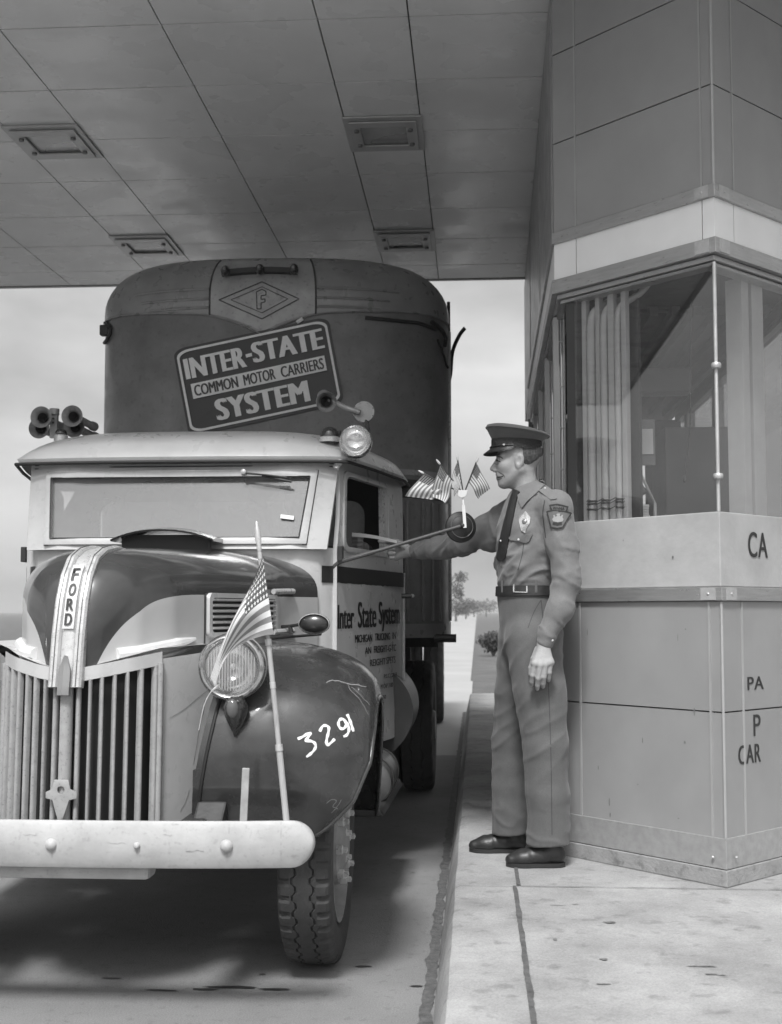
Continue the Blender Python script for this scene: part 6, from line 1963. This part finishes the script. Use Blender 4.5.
# trim the sleeves flat at the cuffs
F0 = s.F.copy()
m_ = s.mesh()
def seg_t(p, a, b):
    ba = b - a; t = np.clip(np.dot(p - a, ba) / np.dot(ba, ba), 0, 1); q = a + ba * t
    return t, np.linalg.norm(p - q)
def sfold(p):
    d = .0022 * nz(p, 14, 1) + .0012 * nz(p, 32, 3)
    x, y, z = p
    t_, dd = seg_t(p, LS, LE)
    for a, b, c, sd in ((LS, LE, LW, 0), (RS, RE, RW, 5)):
        ax1 = (b - a) / np.linalg.norm(b - a); ax2 = (c - b) / np.linalg.norm(c - b); side = np.array((-.55, .25, .1))
        t1, d1 = seg_t(p, a, b); t2, d2 = seg_t(p, b, c)
        if d2 < .085 and t2 > .02:
            d += .0085 * math.exp(-((t2 - .86) / .16) ** 2) * (ridg(p, ax2 + side * .3, 22, .4, sd) - .3)
            d += .009 * math.exp(-((t2 - .15) / .3) ** 2) * (ridg(p, ax2 + side, 14, .35, sd + 2) - .3)
        if d1 < .10 and .1 < t1 < 1:
            d += .008 * math.exp(-((t1 - .9) / .28) ** 2) * (ridg(p, ax1 + side, 13, .35, sd + 4) - .3)
            d += .006 * math.exp(-((t1 - .35) / .3) ** 2) * (ridg(p, ax1 * .6 + side * 1.2, 11, .3, sd + 6) - .3)
    if z < 1.74 and dd > .07:
        q = sdir_ * -.7 + np.array((0, 0, .9))
        d += .012 * math.exp(-((z - 1.53) / .085) ** 2) * (ridg(p, q, 19, .22, 31) - .3) * 1.25 + .006 * math.exp(-((z - 1.50) / .06) ** 2) * (ridg(p, q + np.array((.3, 0, -.2)), 30, .3, 33) - .3)
        d += .010 * math.exp(-((z - 1.65) / .08) ** 2) * (ridg(p, q, 12, .25, 37) - .3)
    return d
m_ = relax(wrinkle(m_, sfold), 1)
# drop what lies inside the trousers below the belt line, only on the trunk
vs_, fs_ = m_
shirt = obj('shirt', geo_of((vs_, fs_)), SHIRT, man, 180)
bpy.context.view_layer.update()
def bvh_obj(*os_):
    vs, fs = [], []
    for o in os_:
        off = ROOT[o.name]; n = len(vs)
        vs += [tuple(Vector(v.co) + off) for v in o.data.vertices]; fs += [tuple(i + n for i in f.vertices) for f in o.data.polygons]
    return BVHTree.FromPolygons(vs, fs)
SB = bvh_obj(shirt); TBV = bvh_obj(trousers)
# ---- belt: a band round the waist
def ringpt(a, z, e):
    """walk out from the waist centre to the outer cloth"""
    c = Vector((.213, 5.272, z)); d = Vector((math.cos(a), math.sin(a), 0))
    best = 0
    for B in (TBV,):
        h = B.ray_cast(c + d * .6, -d)
        if h[0] is not None and (h[0] - c).length < .3: best = max(best, (h[0] - c).length)
    return c + d * (best + e)
g = G(); rings = []
for k in range(73):
    a = 2 * math.pi * k / 72
    rings.append([ringpt(a, 1.388, .002), ringpt(a, 1.390, .009), ringpt(a, 1.432, .009), ringpt(a, 1.434, .002)])
g.loft(rings, True, fixn=None) if False else g.loft(rings, True)
belt = obj('belt', g, LEATH, man, 40, fixn=True)
bb = bvh_obj(belt)
# buckle and keepers, placed on the belt where the viewer sees them
g = G(); fr_ = [(514, 581.5), (514, 592), (527, 592.5), (527, 582), (514, 581.5)]
den = []
for a, b in zip(fr_[:-1], fr_[1:]):
    for k in range(8): den.append((a[0] + (b[0] - a[0]) * k / 8, a[1] + (b[1] - a[1]) * k / 8))
stroke_on(g, bb, den + [fr_[-1]], 1.3, .003, .002); obj('buckle', g, SILV, belt, 0, fixn=True)
for px in (504, 536):
    h = cast(TBV, px, 588)
    if h: g = G().obox(h[0] + h[1] * .0105 + Vector((0, 0, .006)), Vector((0, 0, 1)).cross(h[1]) * .005, (0, 0, .026), h[1] * .0015); obj('belt_loop', g, TROUS, trousers, 0)
# ---- tie, collar, badge, pocket, patch
g = G(); tp = [(517, 491), (514, 500), (511, 513), (508, 526), (505, 540), (502.5, 552), (500.8, 561)]
sp = [tuple(q)[:2] for q in smoothpath([Vector((*a, 0)) for a in tp], 5)]
stroke_on(g, SB, sp, [interp(i / (len(sp) - 1), [0, .1, .35, .8, .93, 1], [6.5, 6, 7.2, 9.0, 8.5, 3]) for i in range(len(sp))], .005, .006)
tie = obj('tie', g, BLKC, man, 50, fixn=True)
# collar: a stand that wraps the neck, with points lying on the chest
NCx, NCy = .234, 5.283
def coll(a, t):
    # a: angle round the neck (0 = front of chest), t: 0 top edge .. 1 outer edge
    d = Vector((fdir[0], fdir[1], 0)) * math.cos(a) + Vector((sdir_[0], sdir_[1], 0)) * math.sin(a)
    front = (1 + math.cos(a)) / 2
    zt = 1.905 - .062 * front ** 1.5
    r0 = .071 + .008 * front
    drop = .046 + .034 * max(0, math.cos(a)) ** 3 * (abs(a) > .12)
    p = Vector((NCx, NCy, 0)) + d * (r0 + 0.018 * t ** 1.2 + .020 * t * front); p.z = zt - drop * t + .004 * math.sin(t * 3)
    return p
g = G()
for side in (-1,):
    rows = []
    for i in range(31):
        a = side * (.16 + 1.35 * i / 30)
        rows.append([coll(a, t) + Vector((0, 0, 0)) for t in (0, .15, .4, .7, 1)] + [coll(a, 1) - Vector((0, 0, .004)), coll(a, .5) - Vector((0, 0, .012))])
    g.loft(rows, False)
obj('collar', g, SHIRT, shirt, 60, fixn=True)
g = G(); poly_on(g, SB, [(520, 517), (523.5, 514.5), (526, 511.5), (528.5, 514.5), (531, 518), (530, 524), (527, 529), (525.5, 533), (522, 531), (520.5, 526), (519.5, 521)], (), .006, th=.004)
bd = obj('badge', g, SILV, shirt, 0, fixn=True)
g = G(); h = cast(SB, 525, 522); g.lathe([(.012, 0), (.010, .004), (.004, .007), (0, .007)], h[0] + h[1] * .006, h[1], 16); obj('badge_boss', g, mat('badge_dark', .25, .3, metal=.6), bd)
g = G(); poly_on(g, SB, [(507.5, 537.5), (515, 535), (524, 534.5), (532.5, 534), (529.5, 541.5), (526, 543), (519.5, 541), (512, 540.5)], (), .006, th=.005, cuts=2)
pk = obj('pocket_flap', g, SHIRT, shirt, 60, fixn=True)
for B_, px, py, par, r in ((SB, 519.3, 539.2, pk, .0048), (SB, 545.0, 490.0, shirt, .0042), (SB, 502.0, 540.5, shirt, .0045)):
    h = cast(B_, px, py)
    if h: g = G().lathe([(r, 0), (r, .002), (r * .6, .0035), (0, .004)], h[0] + h[1] * .0075, h[1], 12); obj('button', g, BTN, par)
CB = bvh_obj(shirt, body)
g = G(); poly_on(g, CB, [(518.5, 495.5), (527, 489.5), (536, 482.5), (540.5, 478), (544.5, 481.5), (544.5, 485.5), (537, 494), (528, 501.5), (522.5, 508.5), (519, 501)], (), .007, th=.006, cuts=2)
cw = obj('collar_wing', g, SHIRT, shirt, 60, fixn=True)
g = G(); stroke_on(g, CB, [(545, 482.5), (544.5, 486), (537, 494.5), (528, 502), (522.5, 509), (519.5, 502)], .9, .0012); obj('collar_edge', g, SEAM, shirt, 60)
# epaulette
g = G(); poly_on(g, SB, [(538.5, 491), (546.5, 487.5), (556, 494.5), (557, 499), (551, 500)], (), .005, th=.004); obj('epaulette', g, SHIRT, shirt, 60, fixn=True)
for pts, w_ in (([(545, 500), (543, 512), (544, 524), (546, 538)], .8), ([(524, 543), (522, 556), (518, 570)], .6)):
    g = G(); sp = [tuple(q)[:2] for q in smoothpath([Vector((*a, 0)) for a in pts], 8)]; stroke_on(g, SB, sp, w_, .0012); obj('seam', g, SEAM, shirt, 60)
# shoulder patch shaped like a keystone
def pz(x, y): return (540 + x * 40 / 782, 495 + y * 40 / 782)
kst = [pz(*q) for q in [(195, 205), (340, 185), (530, 235), (485, 330), (590, 355), (435, 635), (335, 650), (235, 630), (150, 325), (245, 305)]]
g = G(); poly_on(g, SB, kst, (), .0055, th=.003, cuts=2); pt = obj('shoulder_patch', g, PATCH, shirt, 0, fixn=True)
g = G(); kk = kst + kst[:1]
dense = []
for a, b in zip(kk[:-1], kk[1:]):
    for k in range(6): dense.append((a[0] + (b[0] - a[0]) * k / 6, a[1] + (b[1] - a[1]) * k / 6))
dense.append(kk[-1])
stroke_on(g, SB, dense, 1.1, .0075); stroke_on(g, SB, [pz(150, 325), pz(245, 305), pz(370, 318), pz(485, 332)], .9, .0075)
obj('patch_edge', g, STITCH, pt, 0)
def px_text(g, s_, x0, y0, x1, y1, off, bold=.01, sk=0):
    def fn(a, b, k):
        p = pz(x0 + (x1 - x0) * a, y0 + (y1 - y0) * b + sk * a); h = cast(SB, *p)
        return h[0] + h[1] * (off + k * .0002) if h else at(p[0], p[1], 5.05)
    put_text(g, s_, fn, bold=bold)
g = G(); px_text(g, 'PENNA', 262, 285, 460, 235, .008, .012, 8); obj('patch_lettering', g, STITCH, pt, 0)
crest_poly = [(250, 480), (275, 440), (265, 400), (290, 390), (305, 430), (330, 420), (318, 380), (345, 368), (388, 372), (378, 415), (400, 432), (415, 400), (437, 400), (430, 450), (450, 485), (430, 525), (350, 540), (270, 520)]
g = G(); poly_on(g, SB, [pz(*q) for q in crest_poly], (), .008, th=.002, cuts=1); obj('patch_crest', g, PATCHL, pt, 0, fixn=True)
g = G(); stroke_on(g, SB, [pz(262, 560), pz(340, 572), pz(420, 560)], 2.2, .0075); obj('patch_scroll', g, STITCH, pt, 0)
h = cast(SB, 552.3, 640.3)
if h: g = G().lathe([(.0048, 0), (.0048, .002), (.003, .0035), (0, .004)], h[0] + h[1] * .001, h[1], 12); obj('cuff_button', g, BTN, shirt)

# ---- cap
cb = Vector((.176, 5.285, 0))
def cring(fx, bx, hw, zf, zb, n=40):
    r = []
    for k in range(n):
        a = 2 * math.pi * k / n; c_ = math.cos(a)
        x = (fx + bx) / 2 - (bx - fx) / 2 * c_; z = (zf + zb) / 2 + (zf - zb) / 2 * c_
        r.append((x, cb.y + hw * math.sin(a), z))
    return r
cap = thing('peaked_cap', 'grey peaked uniform cap with black band worn by the officer', 'cap', (.176, 5.285, 2.04))
g = G().loft([cring(.066, .290, .088, 2.040, 2.026), cring(.066, .290, .088, 2.078, 2.066), cring(.069, .287, .086, 2.086, 2.074)], True)
obj('cap_band', g, mat('cap_band_black', .016, .75, var=.3, vscale=60, bump=.5, bscale=120), cap, 40)
g = G().loft([cring(.068, .288, .087, 2.082, 2.070), cring(.058, .302, .103, 2.103, 2.080), cring(.046, .318, .124, 2.128, 2.089), cring(.044, .322, .128, 2.138, 2.094), cring(.047, .318, .124, 2.145, 2.101),
              cring(.070, .285, .095, 2.150, 2.114), cring(.12, .23, .045, 2.149, 2.126), cring(.165, .185, .004, 2.144, 2.132)], True, False, True)
obj('crown', g, CAPM, cap, 60)
g = G(); g.tube(cring(.0435, .3225, .1285, 2.134, 2.091) + cring(.0435, .3225, .1285, 2.134, 2.091)[:1], .0035, 6); obj('crown_piping', g, CAPM, cap)
def visor(a, t, e):
    th = (a - .5) * math.pi * .92
    fr = math.cos(th) ** .8 if math.cos(th) > 0 else 0
    x = (.066 + .290) / 2 - .112 * math.cos(th); y = cb.y + .088 * math.sin(th); z = 2.042 - .002
    d = Vector((-1, .25 * math.sin(th), 0)).normalized()
    out_ = .044 * fr * t
    return Vector((x, y, z)) + d * out_ * .8 + Vector((0, 0, -.58 * out_ - .006 * t * abs(math.sin(th)))) + Vector((0, 0, e))
g = G(); g.grid(lambda a, t: visor(a, t, .002), 24, 6); g.grid(lambda a, t: visor(a, t, -.002), 24, 6, flip=True)
obj('visor', g, LEATH, cap, 60)
g = G().tube([visor(k / 20, .06, .006) + Vector((-.002, 0, 0)) for k in range(21)], .0042, 6); obj('chin_strap', g, LEATH, cap)
for b in (.14, .86):
    p = visor(b, .04, .008); g = G().lathe([(.006, 0), (.006, .003), (.003, .006), (0, .006)], p + Vector((0, -.002 if b < .5 else .002, 0)), (-.4, -1 if b < .5 else 1, 0), 12); obj('cap_button', g, SILV, cap)

# ---- shoes
def shoe(heel, toe, ank, nm):
    heel, toe = np.array(heel, float), np.array(toe, float); d = toe - heel; ln = np.linalg.norm(d); d /= ln; lat = np.array((-d[1], d[0], 0))
    lo = np.minimum(heel, toe) - .09; hi = np.maximum(heel, toe) + .09; lo[2] = KERB - .02; hi[2] = KERB + .15
    s = SDF(lo, hi, .0042); z = lambda q, h: q + v3(0, 0, KERB + h - q[2])
    P = lambda t, h, b=0: z(heel + d * ln * t + lat * b, h)
    s.cone(P(.12, .050), P(.40, .050), .036, .038, .02); s.cone(P(.40, .046), P(.72, .036), .040, .040, .02, flat=((0, 0, 1), 1.15))
    s.cone(P(.70, .034), P(.90, .028), .042, .032, .02, flat=((0, 0, 1), 1.25))
    s.cone(P(.16, .055), P(.20, .105), .036, .034, .015)
    s.cone(P(.34, .075), P(.58, .052), .026, .022, .02)
    s.cone(P(.74, .062), P(.74, .060), .006, .006, .02)
    s.plane((0, 0, KERB + .016), (0, 0, -1), .002)
    up = relax(wrinkle(s.mesh(), lambda p: .0012 * math.sin(np.dot(p - heel, d) * 130) * math.exp(-((np.dot(p - heel, d) / ln - .6) / .08) ** 2)), 1)
    o = obj(nm, geo_of(up), LEATH, man, 180)
    g = G(); out_ = []
    for k in range(40):
        a = 2 * math.pi * k / 40; t = .5 + .52 * math.cos(a)
        hw = interp(t, [0, .05, .2, .45, .72, .9, .98, 1.02], [.012, .028, .038, .036, .046, .036, .018, .006])
        out_.append((t, math.copysign(hw, math.sin(a)) if abs(math.sin(a)) > .02 else 0))
    r0 = [tuple(P(t, .002, b)) for t, b in out_]; r1 = [tuple(P(t, .018, b)) for t, b in out_]
    g.loft([r0, r1], True, True, True); sl = obj('sole', g, mat('sole_black', .02, .6), o, 30, fixn=True)
    g = G()
    for k in range(4):
        c = P(.40 + .055 * k, .098 - .010 * k); g.tube([c + lat * .020 + v3(0, 0, -.008), c, c - lat * .020 + v3(0, 0, -.008)], .0028, 6)
    obj('laces', g, BLKC, o)
shoe((.362, 5.175, KERB), (.122, 5.165, KERB), None, 'shoe')
shoe((.215, 5.47, KERB), (-.035, 5.465, KERB), None, 'shoe')

# ---- ticket in the right hand
tk = thing('ticket', 'long white toll ticket held out between the officer and the truck window', 'ticket', at(392, 541, 5.70))
a, b = at(352, 534.5, 5.80), at(397, 542, 5.70)
g = G(); up = Vector((.1, -.25, 1)).normalized(); rows = []
for k in range(13):
    p = a + (b - a) * k / 12 + Vector((0, 0, .006 * math.sin(k / 12 * 3.14)))
    h_ = .0065 + .003 * (1 - k / 12)
    rows.append([p - up * h_, p - up * h_ + Vector((0, -.0012, 0)), p + up * h_ + Vector((.0, -.004, 0)), p + up * h_ + Vector((0, -.0028, 0))])
g.loft(rows, True, True, True)
obj('card', g, SHEET, tk, 30, fixn=True)

# ---- driver inside the cab
drv = thing('person', 'driver in a dark jacket inside the cab, reaching a hand to the window', 'person', (CX + .45, 6.1, 1.1))
DSK = mat('driver_skin', .16, .6, var=.1); DJ = mat('driver_jacket', .035, .85, var=.2, bump=.1, bscale=300)
dx_ = CX + .45
s = SDF((CX + .1, 5.45, 1.05), (CX + 1.0, 6.5, 2.06), .007)
s.ell((dx_, 6.08, 1.885), (.075, .095, .115), .01); s.ell((dx_, 6.03, 1.83), (.055, .06, .075), .02); s.ell((dx_, 5.985, 1.86), (.013, .02, .02), .01)
for b in (-1, 1): s.ell((dx_ + b * .076, 6.09, 1.875), (.010, .02, .03), .005)
s.cone((dx_, 6.1, 1.80), (dx_, 6.13, 1.68), .052, .055, .03)
s.cone((dx_, 6.16, 1.2), (dx_, 6.15, 1.52), .14, .155, .03, flat=((0, 1, 0), 1.25)); s.cone((dx_ - .17, 6.15, 1.58), (dx_ + .17, 6.15, 1.58), .06, .06, .04)
s.cone((dx_ - .1, 6.1, 1.16), (dx_ - .12, 5.62, 1.14), .08, .06, .03); s.cone((dx_ + .1, 6.1, 1.16), (dx_ + .12, 5.62, 1.14), .08, .06, .03)
hp = at(357, 543, 5.88); hp = v3(*hp)
el = v3(dx_ + .27, 6.12, 1.40)
s.cone((dx_ + .19, 6.14, 1.58), el, .055, .05, .02); s.cone(el, hp + v3(.02, .10, -.02), .048, .032, .02)
s.cone((dx_ - .19, 6.14, 1.58), (dx_ - .22, 5.98, 1.38), .055, .05, .02); s.cone((dx_ - .22, 5.98, 1.38), (dx_ - .12, 5.76, 1.50), .045, .03, .02)
core = s.mesh()
s = SDF(hp - .13, hp + v3(.14, .16, .13), .003)
s.cone(hp + v3(.02, .11, -.025), hp + v3(.005, .05, -.01), .026, .027, .01)
for i in range(4):
    k = hp + v3(-.002, .012, .020 - .019 * i); s.cone(hp + v3(.006, .055, -.006), k, .02, .0115, .01)
    p1 = k + v3(-.012, -.032, .004); p2 = p1 + v3(.022, -.016, 0); p3 = p2 + v3(.018, .006, 0)
    for a_, b_ in ((k, p1), (p1, p2), (p2, p3)): s.cone(a_, b_, .0095, .0088, .004)
s.cone(hp + v3(.01, .045, .018), hp + v3(.012, .010, .042), .014, .011, .006); s.cone(hp + v3(.012, .010, .042), hp + v3(.006, -.024, .040), .011, .0085, .004)
obj('body', geo_of(core, relax(s.mesh(), 1)), DSK, drv, 180)
s = SDF((CX + .08, 5.7, 1.1), (CX + 1.02, 6.5, 1.80), .009)
s.cone((dx_, 6.16, 1.2), (dx_, 6.15, 1.52), .16, .178, .03, flat=((0, 1, 0), 1.25)); s.cone((dx_ - .175, 6.15, 1.58), (dx_ + .175, 6.15, 1.58), .075, .075, .05); s.cone((dx_, 6.13, 1.64), (dx_, 6.13, 1.70), .068, .062, .03)
s.cone((dx_ + .19, 6.14, 1.58), el, .072, .066, .02); s.cone(el, hp + v3(.025, .14, -.035), .062, .045, .02)
s.cone((dx_ - .19, 6.14, 1.58), (dx_ - .22, 5.98, 1.38), .072, .066, .02); s.cone((dx_ - .22, 5.98, 1.38), (dx_ - .14, 5.80, 1.48), .06, .045, .02)
obj('jacket', geo_of(wrinkle(s.mesh(), lambda p: .006 * nz(p, 12, 3))), DJ, drv, 180)
g = G().ball((dx_, 6.09, 1.935), (.083, .105, .085), 20); g.v = [(x, y, max(z, 1.925)) for x, y, z in g.v]; g.obox((dx_, 5.975, 1.926), (.06, 0, 0), (0, .04, -.008), (0, 0, .004)); obj('cloth_cap', g, DJ, drv, 40)
